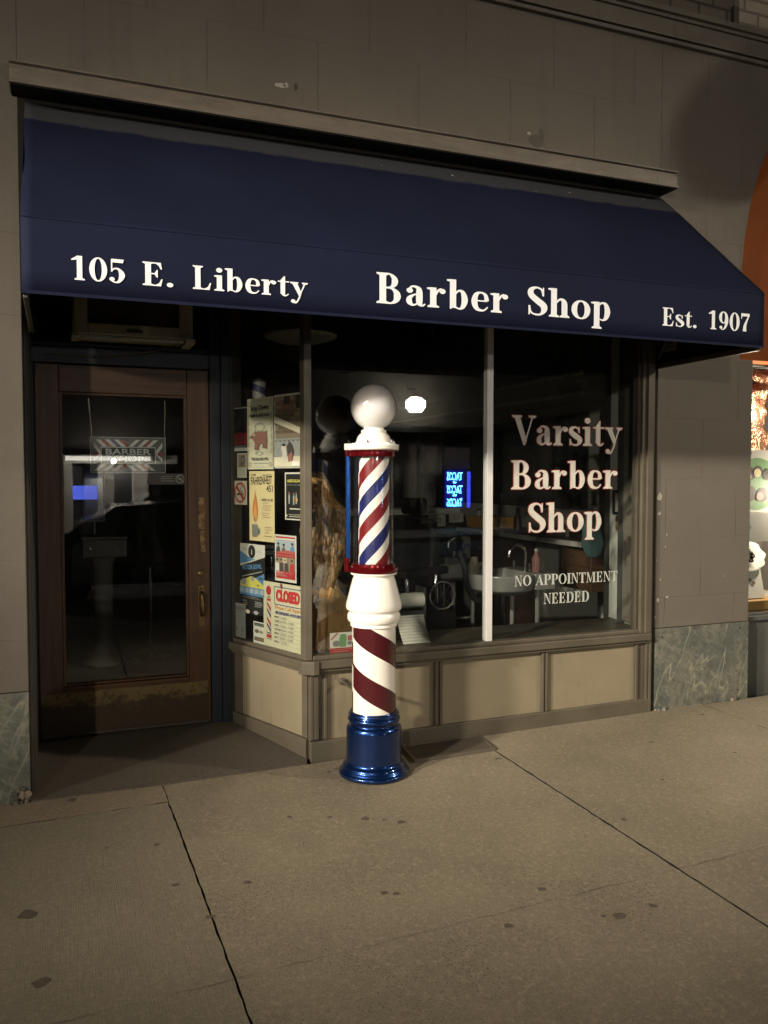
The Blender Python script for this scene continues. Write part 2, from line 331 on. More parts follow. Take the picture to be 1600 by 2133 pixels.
# ------------------------------------------------------------------ geometry helpers
class MB:
    def __init__(s): s.v = []; s.f = []; s.m = []; s.mats = []; s.sm = []
    def mi(s, n):
        if n not in s.mats: s.mats.append(n)
        return s.mats.index(n)
    def add(s, vs, fs, m, smooth=False):
        o = len(s.v); k = s.mi(m)
        s.v += [tuple(p) for p in vs]
        for f in fs: s.f.append([i+o for i in f]); s.m.append(k); s.sm.append(smooth)
    def box(s, x0, x1, y0, y1, z0, z1, m):
        v = [(x, y, z) for z in (z0, z1) for y in (y0, y1) for x in (x0, x1)]
        s.add(v, [(0, 2, 3, 1), (4, 5, 7, 6), (0, 1, 5, 4), (2, 6, 7, 3), (0, 4, 6, 2), (1, 3, 7, 5)], m)
    def fbox(s, F, x0, x1, y0, y1, d0, d1, m):
        v = [F(x, y, d) for d in (d0, d1) for y in (y0, y1) for x in (x0, x1)]
        s.add(v, [(0, 2, 3, 1), (4, 5, 7, 6), (0, 1, 5, 4), (2, 6, 7, 3), (0, 4, 6, 2), (1, 3, 7, 5)], m)
    def lathe(s, prof, c, m, seg=64, caps=True, ry=1.0):
        n = len(prof); vs = []
        for r, z in prof:
            for k in range(seg):
                a = 2*math.pi*k/seg; vs.append((c[0]+r*math.cos(a), c[1]+r*ry*math.sin(a), c[2]+z))
        fs = [(i*seg+k, i*seg+(k+1) % seg, (i+1)*seg+(k+1) % seg, (i+1)*seg+k) for i in range(n-1) for k in range(seg)]
        s.add(vs, fs, m, True)
        if caps:
            o = len(s.v)-n*seg
            for i, rev in ((0, True), (n-1, False)):
                if prof[i][0] > 1e-5:
                    idx = [o+i*seg+k for k in range(seg)]
                    s.f.append(idx[::-1] if rev else idx); s.m.append(s.mi(m)); s.sm.append(False)
    def tube(s, pts, r, m, seg=10, closed=False):
        pts = [Vector(p) for p in pts]; n = len(pts); vs = []
        up = Vector((0, 0, 1)); rr = r if isinstance(r, (list, tuple)) else [r]*n
        prev = None
        for i, p in enumerate(pts):
            a = pts[(i-1) % n] if (closed or i > 0) else p; b = pts[(i+1) % n] if (closed or i < n-1) else p
            t = (b-a).normalized()
            if prev is None:
                x = t.cross(up)
                if x.length < .05: x = t.cross(Vector((1, 0, 0)))
            else: x = prev - t*prev.dot(t)
            x.normalize(); prev = x; y = t.cross(x)
            for k in range(seg):
                an = 2*math.pi*k/seg; vs.append(p + (x*math.cos(an)+y*math.sin(an))*rr[i])
        fs = []
        for i in range(n if closed else n-1):
            j = (i+1) % n
            fs += [(i*seg+k, i*seg+(k+1) % seg, j*seg+(k+1) % seg, j*seg+k) for k in range(seg)]
        s.add(vs, fs, m, True)
        if not closed:
            o = len(s.v)-n*seg
            for b_, rev in ((0, True), (n-1, False)):
                idx = [o+b_*seg+k for k in range(seg)]
                s.f.append(idx[::-1] if rev else idx); s.m.append(s.mi(m)); s.sm.append(False)
    def prism(s, poly, F, d0, d1, m):
        n = len(poly)
        a = sum(poly[i][0]*poly[(i+1) % n][1]-poly[(i+1) % n][0]*poly[i][1] for i in range(n))
        if a < 0: poly = poly[::-1]
        vs = [F(x, y, d0) for x, y in poly]+[F(x, y, d1) for x, y in poly]
        fs = [tuple(range(n))[::-1], tuple(range(n, 2*n))]+[(i, (i+1) % n, n+(i+1) % n, n+i) for i in range(n)]
        s.add(vs, fs, m)
    def rings(s, rs, m, smooth=True, caps=True):
        n = len(rs[0]); vs = [p for r in rs for p in r]
        fs = [(i*n+k, i*n+(k+1) % n, (i+1)*n+(k+1) % n, (i+1)*n+k) for i in range(len(rs)-1) for k in range(n)]
        if caps: fs += [tuple(range(n))[::-1], tuple(range((len(rs)-1)*n, len(rs)*n))]
        s.add(vs, fs, m, smooth)
def frame(o, u, v, n):
    o, u, v, n = Vector(o), Vector(u), Vector(v), Vector(n)
    return lambda x, y, d=0: tuple(o+u*x+v*y+n*d)
XZ = lambda y: frame((0, y, 0), (1, 0, 0), (0, 0, 1), (0, -1, 0))   # facing the street
def obj(name, mb, parent=None, bevel=0, solid=0, angle=35, subsurf=0):
    off = Vector((0, 0, 0)); p = parent
    while p is not None: off += Vector(p.get('_loc', (0, 0, 0))); p = p.parent
    me = bpy.data.meshes.new(name)
    me.from_pydata([tuple(Vector(v)-off) for v in mb.v], [], mb.f)
    for n in mb.mats: me.materials.append(MATS[n])
    me.polygons.foreach_set('material_index', mb.m)
    me.polygons.foreach_set('use_smooth', mb.sm)
    me.update()
    if any(mb.sm):
        try: me.set_sharp_from_angle(angle=R(angle))
        except Exception: pass
    o = bpy.data.objects.new(name, me); COL.objects.link(o)
    if parent is not None: o.parent = parent
    if bevel:
        b = o.modifiers.new('bevel', 'BEVEL'); b.width = bevel; b.segments = 2; b.limit_method = 'ANGLE'; b.angle_limit = R(40)
    if solid:
        q = o.modifiers.new('solid', 'SOLIDIFY'); q.thickness = solid; q.offset = 0
    if subsurf:
        q = o.modifiers.new('sub', 'SUBSURF'); q.levels = subsurf; q.render_levels = subsurf
    return o
def thing(name, label, cat, loc=(0, 0, 0), group=None):
    o = bpy.data.objects.new(name, None); COL.objects.link(o); o.location = loc; o['_loc'] = tuple(loc)
    o.empty_display_size = .1
    o['label'] = label; o['category'] = cat
    if group: o['group'] = group
    return o
def tag(o, label, cat, group=None):
    o['label'] = label; o['category'] = cat
    if group: o['group'] = group
    return o
def struct(o): o['kind'] = 'structure'; return o
def dup(root, loc, label, group=None, rotz=None):
    r = root.copy(); COL.objects.link(r); r.location = loc; r['label'] = label; r['_loc'] = tuple(loc)
    if rotz is not None: r.rotation_euler = (0, 0, rotz)
    if group: r['group'] = group
    for ch in list(root.children):
        c = ch.copy(); COL.objects.link(c); c.parent = r
        for g in list(ch.children):
            d = g.copy(); COL.objects.link(d); d.parent = c
    return r

# ------------------------------------------------------------------ serif lettering drawn stroke by stroke (cap height 1)
ST, TH, XH = .168, .052, .665
def catmull(pts, n=9):
    out = []
    for i in range(len(pts)-1):
        p0 = pts[max(0, i-1)]; p1 = pts[i]; p2 = pts[i+1]; p3 = pts[min(len(pts)-1, i+2)]
        for k in range(n):
            t = k/n
            out.append(tuple(.5*((2*p1[j])+(-p0[j]+p2[j])*t+(2*p0[j]-5*p1[j]+4*p2[j]-p3[j])*t*t+(-p0[j]+3*p1[j]-3*p2[j]+p3[j])*t**3) for j in range(len(p1))))
    out.append(tuple(pts[-1])); return out
class Glyph:
    def __init__(s, g=0): s.p = []; s.g = g
    def quadstrip(s, pts):            # pts: (x, y, width)
        L_, R_ = [], []
        n = len(pts)
        closed = abs(pts[0][0]-pts[-1][0])+abs(pts[0][1]-pts[-1][1]) < 1e-6
        for i, (x, y, w_) in enumerate(pts):
            a = pts[i-1] if i > 0 else (pts[-2] if closed else pts[0]); b = pts[i+1] if i < n-1 else (pts[1] if closed else pts[-1])
            dx, dy = b[0]-a[0], b[1]-a[1]; l = math.hypot(dx, dy) or 1
            nx, ny = -dy/l, dx/l; h = w_/2+s.g
            L_.append((x+nx*h, y+ny*h)); R_.append((x-nx*h, y-ny*h))
        s.p.append(('strip', L_, R_))
    def curve(s, *pts): s.quadstrip(catmull(pts))
    def ring(s, cx, cy, rx, ry, thick=ST, thin=TH, a0=0, a1=360):
        pts = []
        n = 40
        for k in range(n+1):
            a = R(a0+(a1-a0)*k/n); wv = thin+(thick-thin)*abs(math.cos(a))**1.5
            pts.append((cx+rx*math.cos(a), cy+ry*math.sin(a), wv))
        if abs(a1-a0) == 360: pts[-1] = pts[0]
        s.quadstrip(pts)
    def poly(s, *pts):
        if s.g:
            cx = sum(p[0] for p in pts)/len(pts); cy = sum(p[1] for p in pts)/len(pts); out = []
            n = len(pts)
            for i in range(n):
                x, y = pts[i]; dx, dy = x-cx, y-cy
                out.append((x+s.g*(1 if dx > 0 else -1), y+s.g*(1 if dy > 0 else -1)))
            pts = out
        s.p.append(('poly', list(pts)))
    def box(s, x0, y0, x1, y1): s.poly((x0, y0), (x1, y0), (x1, y1), (x0, y1))
    def ball(s, cx, cy, r): s.p.append(('poly', [(cx+(r+s.g)*math.cos(2*math.pi*k/18), cy+(r+s.g)*math.sin(2*math.pi*k/18)) for k in range(18)]))
    def serif(s, x0, x1, y, up=True, e=.075):
        t = .045
        if up: s.poly((x0-e, y), (x1+e, y), (x1+e, y+t), (x1, y+t*2), (x0, y+t*2), (x0-e, y+t))
        else: s.poly((x0-e, y-t), (x0, y-t*2), (x1, y-t*2), (x1+e, y-t), (x1+e, y), (x0-e, y))
    def stem(s, x, y0, y1, bot=True, top=True, e=.075, wd=ST):
        s.box(x, y0, x+wd, y1)
        if bot: s.serif(x, x+wd, y0, True, e)
        if top: s.serif(x, x+wd, y1, False, e)
    def flag(s, x, y):                # slanted serif at the top left of lower-case stems
        s.poly((x-.085, y-.06), (x+.03, y-.10), (x+.10, y), (x+.02, y), (x-.085, y-.02))
def glyph(ch, g=0):
    q = Glyph(g); s = ST
    if ch == ' ': return q, .32
    if ch == '.': q.ball(.13, .085, .095); return q, .27
    if ch == 'I': q.stem(.1, 0, 1); return q, .37
    if ch == '1': q.stem(.2, 0, 1, True, False); q.poly((.03, .80), (.2, .83), (.28, 1), (.22, 1), (.03, .84)); return q, .56
    if ch == '0': q.ring(.3, .5, .195, .475); return q, .6
    if ch == '5':
        q.poly((.12, .85), (.48, .85), (.51, 1.0), (.12, 1.0)); q.box(.10, .46, .145, .98)
        q.curve((.12, .5, .05), (.22, .6, .06), (.36, .56, .1), (.445, .34, .19), (.36, .08, .11), (.22, .025, .05), (.1, .1, .05)); q.ball(.13, .15, .085); return q, .58
    if ch == '9':
        q.ring(.27, .68, .165, .295, s*.95); q.curve((.44, .68, .16), (.44, .42, .16), (.36, .15, .10), (.23, .03, .05), (.12, .09, .05)); q.ball(.13, .14, .08); return q, .58
    if ch == '7':
        q.poly((.06, .84), (.53, .84), (.53, 1), (.06, 1)); q.poly((.06, .70), (.10, .70), (.13, .86), (.06, .86))
        q.curve((.5, .9, .06), (.36, .58, .10), (.27, .3, .16), (.26, 0.02, .2)); return q, .56
    if ch in 'EL':
        q.stem(.1, 0, 1)
        q.poly((.18, 0), (.55, 0), (.60, .30), (.56, .30), (.50, .13), (.40, .05), (.18, .05))
        if ch == 'E':
            q.poly((.18, .95), (.40, .95), (.49, .87), (.54, .72), (.58, .72), (.55, 1), (.18, 1))
            q.box(.18, .49, .40, .54); q.poly((.36, .5), (.43, .36), (.46, .36), (.46, .68), (.43, .68), (.36, .53))
        return q, .68
    if ch == 'B':
        q.stem(.1, 0, 1, True, True)
        q.curve((.2, .975, .05), (.36, .97, .06), (.465, .86, .13), (.49, .75, .16), (.46, .62, .13), (.36, .535, .06), (.2, .53, .05))
        q.curve((.2, .515, .05), (.4, .51, .06), (.52, .4, .14), (.55, .27, .18), (.52, .13, .14), (.4, .03, .06), (.2, .025, .05)); return q, .72
    if ch in 'Ss':
        k = 1 if ch == 'S' else XH; kx = 1 if ch == 'S' else .78
        P_ = [(.46, .74, .05), (.42, .9, .06), (.28, .965, .065), (.13, .88, .14), (.13, .7, .18), (.3, .52, .2), (.47, .36, .2), (.49, .2, .16), (.40, .06, .075), (.26, .035, .06), (.13, .1, .05), (.075, .28, .05)]
        q.curve(*[(x*kx, y*k, w_*(.9 if k < 1 else 1)) for x, y, w_ in P_])
        q.poly(*[(x*kx, y*k) for x, y in [(.44, .68), (.49, .68), (.49, .98), (.46, .98), (.43, .84)]])
        q.poly(*[(x*kx, y*k) for x, y in [(.05, .02), (.085, .02), (.12, .16), (.1, .34), (.05, .34)]]); return q, (.6 if k == 1 else .47)
    if ch == 'V':
        q.poly((.06, .97), (.24, .97), (.47, .16), (.40, -.01), (.36, -.01)); q.poly((.63, .97), (.68, .97), (.42, .0), (.37, .0))
        q.serif(.07, .23, 1.0, False, .08); q.serif(.6, .7, 1.0, False, .07); return q, .74
    if ch == 'A':
        q.poly((.40, 1), (.44, 1), (.70, .03), (.52, .03), (.335, .82)); q.poly((.10, .03), (.15, .03), (.40, .88), (.385, .97))
        q.box(.2, .3, .55, .35); q.serif(.54, .69, 0, True, .07); q.serif(.09, .15, 0, True, .07); return q, .78
    if ch == 'N':
        q.box(.12, .02, .165, .97); q.box(.58, .02, .625, .97); q.poly((.10, .99), (.26, .99), (.625, .06), (.625, -.01), (.57, -.01))
        q.serif(.11, .17, 0, True, .08); q.serif(.575, .63, 1, False, .08); q.poly((.02, .96), (.2, .96), (.2, 1.0), (.02, 1.0)); return q, .74
    if ch == 'M':
        q.box(.12, .02, .16, .97); q.stem(.68, 0, 1, True, True, .07); q.poly((.1, .99), (.25, .99), (.46, .22), (.43, .02), (.40, .02)); q.poly((.66, .99), (.71, .99), (.455, .02), (.42, .02))
        q.serif(.11, .165, 0, True, .08); q.poly((.03, .955), (.2, .955), (.2, 1), (.03, 1)); return q, .96
    if ch == 'O': q.ring(.4, .5, .285, .475); return q, .8
    if ch == 'D': q.stem(.1, 0, 1); q.curve((.2, .975, .05), (.42, .96, .07), (.58, .78, .15), (.62, .5, .18), (.58, .22, .15), (.42, .04, .07), (.2, .025, .05)); return q, .78
    if ch == 'P': q.stem(.1, 0, 1); q.curve((.2, .975, .05), (.40, .97, .06), (.52, .87, .14), (.545, .73, .17), (.52, .58, .14), (.40, .475, .06), (.2, .465, .05)); return q, .66
    if ch == 'T':
        q.stem(.255, 0, 1, True, False)
        q.poly((.04, 1), (.64, 1), (.655, .72), (.625, .72), (.57, .89), (.47, .95), (.21, .95), (.11, .89), (.055, .72), (.025, .72)); return q, .68
    if ch == 'i': q.stem(.1, 0, XH, True, False); q.flag(.1, XH); q.ball(.18, .88, .10); return q, .35
    if ch == 'b':
        q.stem(.09, .04, 1, False, False); q.flag(.09, 1.0); q.curve((.24, .52, .05), (.33, .63, .06), (.44, .58, .12), (.49, .33, .17), (.44, .1, .12), (.34, .025, .055), (.22, .09, .05)); q.poly((.09, 0), (.12, 0), (.2, .1), (.09, .12)); return q, .62
    if ch == 'h':
        q.stem(.09, 0, 1, True, False, .06); q.flag(.09, 1.0); q.curve((.24, .5, .05), (.34, .62, .07), (.43, .6, .12), (.475, .5, .16), (.478, .3, ST)); q.stem(.395, 0, .42, True, False, .06); return q, .66
    if ch == 'p':
        q.stem(.09, -.29, XH, True, False, .065); q.flag(.09, XH); q.curve((.24, .53, .05), (.33, .635, .06), (.45, .58, .12), (.5, .33, .17), (.45, .1, .12), (.35, .025, .055), (.23, .08, .05)); return q, .63
    if ch == 'r': q.stem(.09, 0, XH, True, False, .07); q.flag(.09, XH); q.curve((.24, .42, .05), (.31, .58, .06), (.40, .625, .08)); q.ball(.42, .56, .085); return q, .53
    if ch == 't': q.box(.12, .1, .12+ST*.92, .64); q.poly((.12, .6), (.275, .6), (.275, .88), (.24, .88), (.12, .70)); q.box(.03, .615, .41, XH); q.curve((.2, .14, .15), (.235, .05, .1), (.31, .03, .055), (.39, .11, .04)); return q, .43
    if ch == 'y':
        q.poly((.07, .64), (.25, .64), (.41, .18), (.34, .0)); q.poly((.50, .64), (.555, .64), (.36, .06), (.31, .02))
        q.curve((.37, .1, .06), (.30, -.1, .055), (.22, -.24, .06), (.12, -.235, .05)); q.ball(.12, -.185, .08)
        q.serif(.09, .22, XH, False, .08); q.serif(.49, .555, XH, False, .07); return q, .6
    if ch == 'e':
        q.curve((.12, .355, .045), (.3, .355, .045), (.49, .355, .045)); q.curve((.475, .36, .13), (.44, .56, .1), (.32, .635, .06), (.19, .57, .12), (.135, .33, .168), (.19, .1, .13), (.33, .03, .07), (.43, .065, .05), (.5, .16, .04)); return q, .57
    if ch == 'a':
        q.curve((.13, .53, .05), (.2, .63, .055), (.3, .635, .075), (.385, .57, .13), (.40, .43, ST), (.40, .15, ST), (.425, .06, .12), (.49, .03, .06), (.55, .09, .04)); q.ball(.15, .50, .085)
        q.curve((.38, .4, .045), (.25, .36, .06), (.145, .25, .13), (.14, .12, .15), (.21, .035, .08), (.3, .05, .05), (.38, .14, .045)); return q, .59
    if ch == 'o': q.ring(.3, .33, .195, .305, ST, TH); return q, .6
    return q, .5
def serif_text(mb, txt, F, x, y, h, width, m, d=0.0, g=0.0, track=.0):
    adv = [glyph(c)[1]+track for c in txt]; tot = sum(adv)-track
    sx = width/tot if width else h
    cx = x; k = 0
    for c, a in zip(txt, adv):
        q, _ = glyph(c, g/h if g else 0)
        for e in q.p:
            dd = d+.00012*(k % 12); k += 1
            if e[0] == 'poly':
                pts = e[1]; A_ = sum(pts[i][0]*pts[(i+1) % len(pts)][1]-pts[(i+1) % len(pts)][0]*pts[i][1] for i in range(len(pts)))
                if A_ < 0: pts = pts[::-1]
                mb.add([F(cx+px*sx, y+py*h, dd) for px, py in pts], [tuple(range(len(pts)))], m)
            else:
                L_, R_ = e[1], e[2]; n = len(L_)
                mb.add([F(cx+px*sx, y+py*h, dd) for px, py in R_]+[F(cx+px*sx, y+py*h, dd) for px, py in L_],
                       [(i, i+1, n+i+1, n+i) for i in range(n-1)], m)
        cx += a*sx

# ------------------------------------------------------------------ plain lettering from the built-in font
_tc = {}
def text2d(s, bold=0.0):
    k = (s, bold)
    if k not in _tc:
        c = bpy.data.curves.new('t', 'FONT'); c.body = s; c.size = 1; c.offset = bold; c.resolution_u = 3
        o = bpy.data.objects.new('t', c); COL.objects.link(o)
        dg = bpy.context.evaluated_depsgraph_get(); me = bpy.data.meshes.new_from_object(o.evaluated_get(dg))
        vs = [(v.co.x, v.co.y) for v in me.vertices]; fs = [tuple(p.vertices) for p in me.polygons]
        x0 = min(v[0] for v in vs); x1 = max(v[0] for v in vs); y0 = min(v[1] for v in vs); y1 = max(v[1] for v in vs)
        _tc[k] = ([((v[0]-x0)/(x1-x0), (v[1]-y0)/(y1-y0)) for v in vs], fs)
        bpy.data.objects.remove(o); bpy.data.curves.remove(c); bpy.data.meshes.remove(me)
    return _tc[k]
class Card:
    """a printed sheet: paper of real thickness with ink laid on it in thin layers"""
    def __init__(s, F, w, h, paper, thick=.0012): s.F = F; s.w = w; s.h = h; s.b = MB(); s.d = 0; s.b.fbox(F, 0, w, 0, h, -thick, 0, paper)
    def lay(s): s.d += .00022; return s.d
    def poly(s, pts, m):
        n = len(pts); a = sum(pts[i][0]*pts[(i+1) % n][1]-pts[(i+1) % n][0]*pts[i][1] for i in range(n))
        if a < 0: pts = pts[::-1]
        d = s.lay(); s.b.add([s.F(x*s.w, y*s.h, d) for x, y in pts], [tuple(range(n))], m)
    def rect(s, x0, y0, x1, y1, m): s.poly([(x0, y0), (x1, y0), (x1, y1), (x0, y1)], m)
    def ell(s, cx, cy, rx, ry, m, n=24): s.poly([(cx+rx*math.cos(2*math.pi*k/n), cy+ry*math.sin(2*math.pi*k/n)) for k in range(n)], m)
    def ringe(s, cx, cy, rx, ry, t, m, n=32):
        d = s.lay(); vs = []
        for q in (1, 1-t):
            vs += [s.F((cx+rx*q*math.cos(2*math.pi*k/n))*s.w, (cy+ry*q*math.sin(2*math.pi*k/n))*s.h, d) for k in range(n)]
        s.b.add(vs, [(k, (k+1) % n, n+(k+1) % n, n+k) for k in range(n)], m)
    def box(s, x0, y0, x1, y1, tx, ty, m):
        s.rect(x0, y1-ty, x1, y1, m); s.rect(x0, y0, x1, y0+ty, m); s.rect(x0, y0, x0+tx, y1, m); s.rect(x1-tx, y0, x1, y1, m)
    def text(s, t, x0, y0, x1, y1, m, bold=.0, skew=0.0):
        vs, fs = text2d(t, bold); d = s.lay()
        s.b.add([s.F((x0+(x1-x0)*vx)*s.w, (y0+(y1-y0)*vy+skew*vx)*s.h, d) for vx, vy in vs], fs, m)
    def lines(s, x0, x1, ys, m, t=.006, jit=.15):
        for y in ys: s.rect(x0+random.random()*jit*.3, y, x1-random.random()*jit, y+t, m)
    def done(s, name, label, cat, group=None, parent=None):
        o = obj(name, s.b, parent)
        if label: tag(o, label, cat, group)
        return o
for n_, c_ in {'p_white': (.62, .60, .54), 'p_cream': (.66, .55, .30), 'p_ivory': (.60, .57, .42), 'p_grey': (.30, .32, .30), 'p_mid': (.20, .20, .19), 'p_black': (.012, .012, .013),
               'p_dark': (.05, .045, .04), 'p_red': (.42, .025, .03), 'p_redsoft': (.42, .10, .09), 'p_navy': (.03, .03, .16), 'p_blue': (.09, .23, .42), 'p_sky': (.36, .42, .48), 'p_yellow': (.62, .56, .12),
               'p_orange': (.55, .20, .045), 'p_amber': (.62, .33, .09), 'p_brown': (.16, .11, .075), 'p_tan': (.27, .21, .15), 'p_pig': (.23, .11, .085), 'p_green': (.16, .30, .13), 'p_pink': (.50, .25, .22), 'p_choc': (.03, .014, .008), 'p_skin': (.33, .2, .14)}.items():
    flat(n_, c_)

# ================================================================== the ground
def gz(x, y): return -.008 + .014*(x-1.2) + .022*y
def slab(mb, x0, x1, y0, y1, m, dz=0, jit=.0022, gap=.0036, gy=.0012):
    pts = []
    def edge(a, b):
        n = max(2, int(math.dist(a, b)/.045))
        for k in range(n):
            t = k/n; x = a[0]+(b[0]-a[0])*t; y = a[1]+(b[1]-a[1])*t
            pts.append((x+random.gauss(0, jit*.6), y+random.gauss(0, jit*.6)))
    sk = lambda x, y: x + .018*(-y)*(1 if abs(x) < 12 else 0)
    c = [(sk(x0, y0)+gap, y0+gy), (sk(x1, y0)-gap, y0+gy), (sk(x1, y1)-gap, y1-gy), (sk(x0, y1)+gap, y1-gy)]
    for i in range(4): edge(c[i], c[(i+1) % 4])
    n = len(pts)
    vs = [(x, y, gz(x, y)+dz) for x, y in pts]+[(x, y, gz(x, y)-.03) for x, y in pts]
    mb.add(vs, [tuple(range(n))], m); mb.add(vs, [(i, n+i, n+(i+1) % n, (i+1) % n) for i in range(n)], 'joint_dirt_and_shade')
sw = MB()
sw.add([(x, y, gz(x, y)-.022) for x, y in ((-14, -5.55), (24, -5.55), (24, .02), (-14, .02))], [(0, 1, 2, 3)], 'joint_dirt_and_shade')
xs = [-4.9, -3.1, -1.32, .445, 2.142, 3.752, 5.45, 7.2, 9.0]
slab(sw, xs[2], xs[3], -.252, .0, 'concrete_strip', jit=.003, gap=.002)
for i in range(len(xs)-1):
    m_ = 'concrete_broom' if i == 2 else 'concrete'
    ytop = {2: -.254, 3: -.055, 4: -.02}.get(i, -.02)
    if i == 3:
        slab(sw, xs[3], xs[4], -3.35, -.05, 'concrete')
    elif i == 4: slab(sw, xs[4], xs[5], -3.35, .0, 'concrete', .002)
    else: slab(sw, xs[i], xs[i+1], -3.35, ytop, m_)
    slab(sw, xs[i], xs[i+1], -5.5, -3.35, m_)
sidewalk = struct(obj('sidewalk', sw))
gum = MB()
for x, y, r in [(-.12, -1.03, .034), (-.07, -1.45, .027), (.04, -.07, .022), (.16, -.62, .009), (.35, -.67, .013), (.38, -1.02, .016), (.462, -1.28, .018), (.58, -.03, .016), (.92, -.62, .013), (1.08, -.69, .012), (1.22, -.76, .018), (1.29, -.8, .011), (1.35, -.85, .02), (.63, -1.1, .017), (1.07, -1.36, .015), (1.11, -1.38, .013), (1.61, -1.55, .017), (1.38, -1.71, .018), (1.76, -1.8, .027), (2.25, -1.19, .018), (1.71, -1.78, .011), (1.91, -1.79, .016), (1.24, -.19, .013), (1.28, -.17, .011), (2.1, -.35, .017), (.2, -1.9, .014), (3.0, -.45, .017), (2.7, -.9, .014), (3.6, -.18, .02), (3.3, -.75, .012), (2.9, -1.4, .02)]:
    n = 13; r *= .86; ph = random.random()*6; el = random.uniform(.7, 1.1)
    ps = [(x+r*(1+.25*math.sin(3*a+ph)+random.gauss(0, .06))*math.cos(a), y+r*el*(1+.2*math.sin(2*a+ph))*math.sin(a)) for a in [2*math.pi*k/n for k in range(n)]]
    gum.add([(px, py, gz(px, py)+.0022) for px, py in ps], [tuple(range(n))], 'gum_dark')
obj('gum_stains', gum, sidewalk)
kb = MB(); kb.add([(x, y, gz(x, y)+z) for z in (-.2, 0.001) for x, y in ((-14, -5.7), (24, -5.7), (24, -5.552), (-14, -5.552))], [(4, 5, 6, 7), (0, 1, 5, 4), (1, 2, 6, 5), (2, 3, 7, 6), (3, 0, 4, 7)], 'concrete_strip')
struct(obj('kerb', kb, bevel=.012))
st_ = MB(); st_.add([(x, y, gz(x, -5.7)-.14) for x, y in ((-40, -60), (60, -60), (60, -5.6), (-40, -5.6))], [(0, 1, 2, 3)], 'asphalt')
struct(obj('road', st_))
of_ = MB(); of_.add([(x, y, gz(x, -5.7)-.02-z) for z in (0, .2) for x, y in ((-14, -17.4), (24, -17.4), (24, -14.6), (-14, -14.6))], [(0, 1, 2, 3), (3, 2, 6, 7)], 'concrete')
struct(obj('far_sidewalk', of_))
ef = MB()
ef_pts = [(-.135, -.022), (.446, -.048), (.8, -.05), (1.165, -.045), (1.19, .03), (.95, .70), (.95, .80), (-.135, .80)]
n = len(ef_pts)
ez = lambda x, y: gz(x, y)+.006+max(0, y)*.045
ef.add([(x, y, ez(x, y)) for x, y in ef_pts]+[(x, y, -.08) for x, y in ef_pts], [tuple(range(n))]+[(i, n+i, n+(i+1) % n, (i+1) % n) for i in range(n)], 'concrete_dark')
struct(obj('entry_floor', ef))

# ================================================================== the building front
bld = thing('shop_building', 'grey brown painted stone building front with brick upper storey around the barber shop', 'building', (1.6, 0, 0))
fw = MB(); F0 = XZ(0)
fw.box(-9, -.137, 0, .32, .480, 4.03, 'painted_stone')
fw.box(-.137, 3.387, 0, .32, 2.95, 4.03, 'painted_stone')
def arch(xc, a, z0, b, n=22, rev=False):
    p = [(xc-a*math.cos(math.pi*k/n), z0+b*math.sin(math.pi*k/n)) for k in range(n+1)]
    return p[::-1] if rev else p
fw.prism([(3.387, .53), (4.132, .53), (4.132, 2.2), (4.022, 2.2)]+arch(4.622, .6, 2.6, 1.25)+[(5.222, 2.2), (5.112, 2.2), (5.112, .53), (12, .53), (12, 4.03), (3.387, 4.03)], F0, -.32, 0, 'painted_stone')
obj('stone_wall', fw, bld, bevel=.004)
sc_ = MB()
for z0, z1, d in ((4.03, 4.052, .028), (4.052, 4.064, .006), (4.064, 4.084, .03), (4.084, 4.17, .018), (4.17, 4.19, .034), (4.19, 4.222, .055)):
    sc_.box(-9, 12, -d, .3, z0, z1, 'painted_stone')
obj('stringcourse', sc_, bld, bevel=.003)
bw = MB(); bw.box(-9, 3.93, .0, .3, 4.222, 7.2, 'brick_brown'); obj('brick_wall', bw, bld)
bp = MB(); bp.box(3.935, 4.7, -.035, .3, 4.222, 7.2, 'brick_pale'); bp.box(3.90, 3.934, -.03, .3, 4.222, 4.34, 'trim_taupe_dark'); obj('brick_pilaster', bp, bld)
bw2 = MB(); bw2.box(4.705, 12, .0, .3, 4.222, 7.2, 'brick_brown'); obj('brick_wall', bw2, bld)
lg = MB()
lp = [(0, 3.29), (-.055, 3.255), (-.128, 3.243), (-.128, 3.236), (-.115, 3.230), (-.115, 3.214), (-.122, 3.21), (-.122, 3.166), (-.135, 3.160), (-.135, 3.146), (-.02, 3.146), (-.0, 3.146)]
n = len(lp)
for x0, x1 in ((-.165, 3.262), (3.2635, 3.405)):
    lg.add([(x, y, z) for x in (x0, x1) for y, z in lp], [tuple(range(n)), tuple(range(n, 2*n))[::-1]]+[(i, n+i, n+(i+1) % n, (i+1) % n) for i in range(n)], 'ledge_paint')
obj('ledge', lg, bld)
m_ = MB(); m_.box(-.16, 3.40, -.130, -.0005, 3.1405, 3.1455, 'joint_dirt_and_shade'); m_.box(-.137, 3.387, -.0015, .0, 3.10, 3.140, 'joint_dirt_and_shade'); m_.box(-.137, -.104, -.0025, -.0016, 2.30, 3.14, 'joint_dirt_and_shade'); obj('ledge_shade', m_, bld)  # dark strips painted as shade under the ledge and beside the awning
mbp = MB(); mbp.box(-3.2, -.137, -.004, .3, -.12, .477, 'green_marble'); obj('marble_base', mbp, bld, bevel=.003)
mbp = MB(); mbp.box(3.389, 4.13, -.006, .3, -.05, .527, 'green_marble')
for x, z in ((3.44, .475), (4.06, .49), (4.05, .09)): mbp.prism([(x+.006*math.cos(a), z+.006*math.sin(a)) for a in [k*.785 for k in range(8)]], XZ(-.006), 0, .0012, 'joint_dirt_and_shade')
obj('marble_base', mbp, bld, bevel=.003)
rb = MB()
random.seed(3)
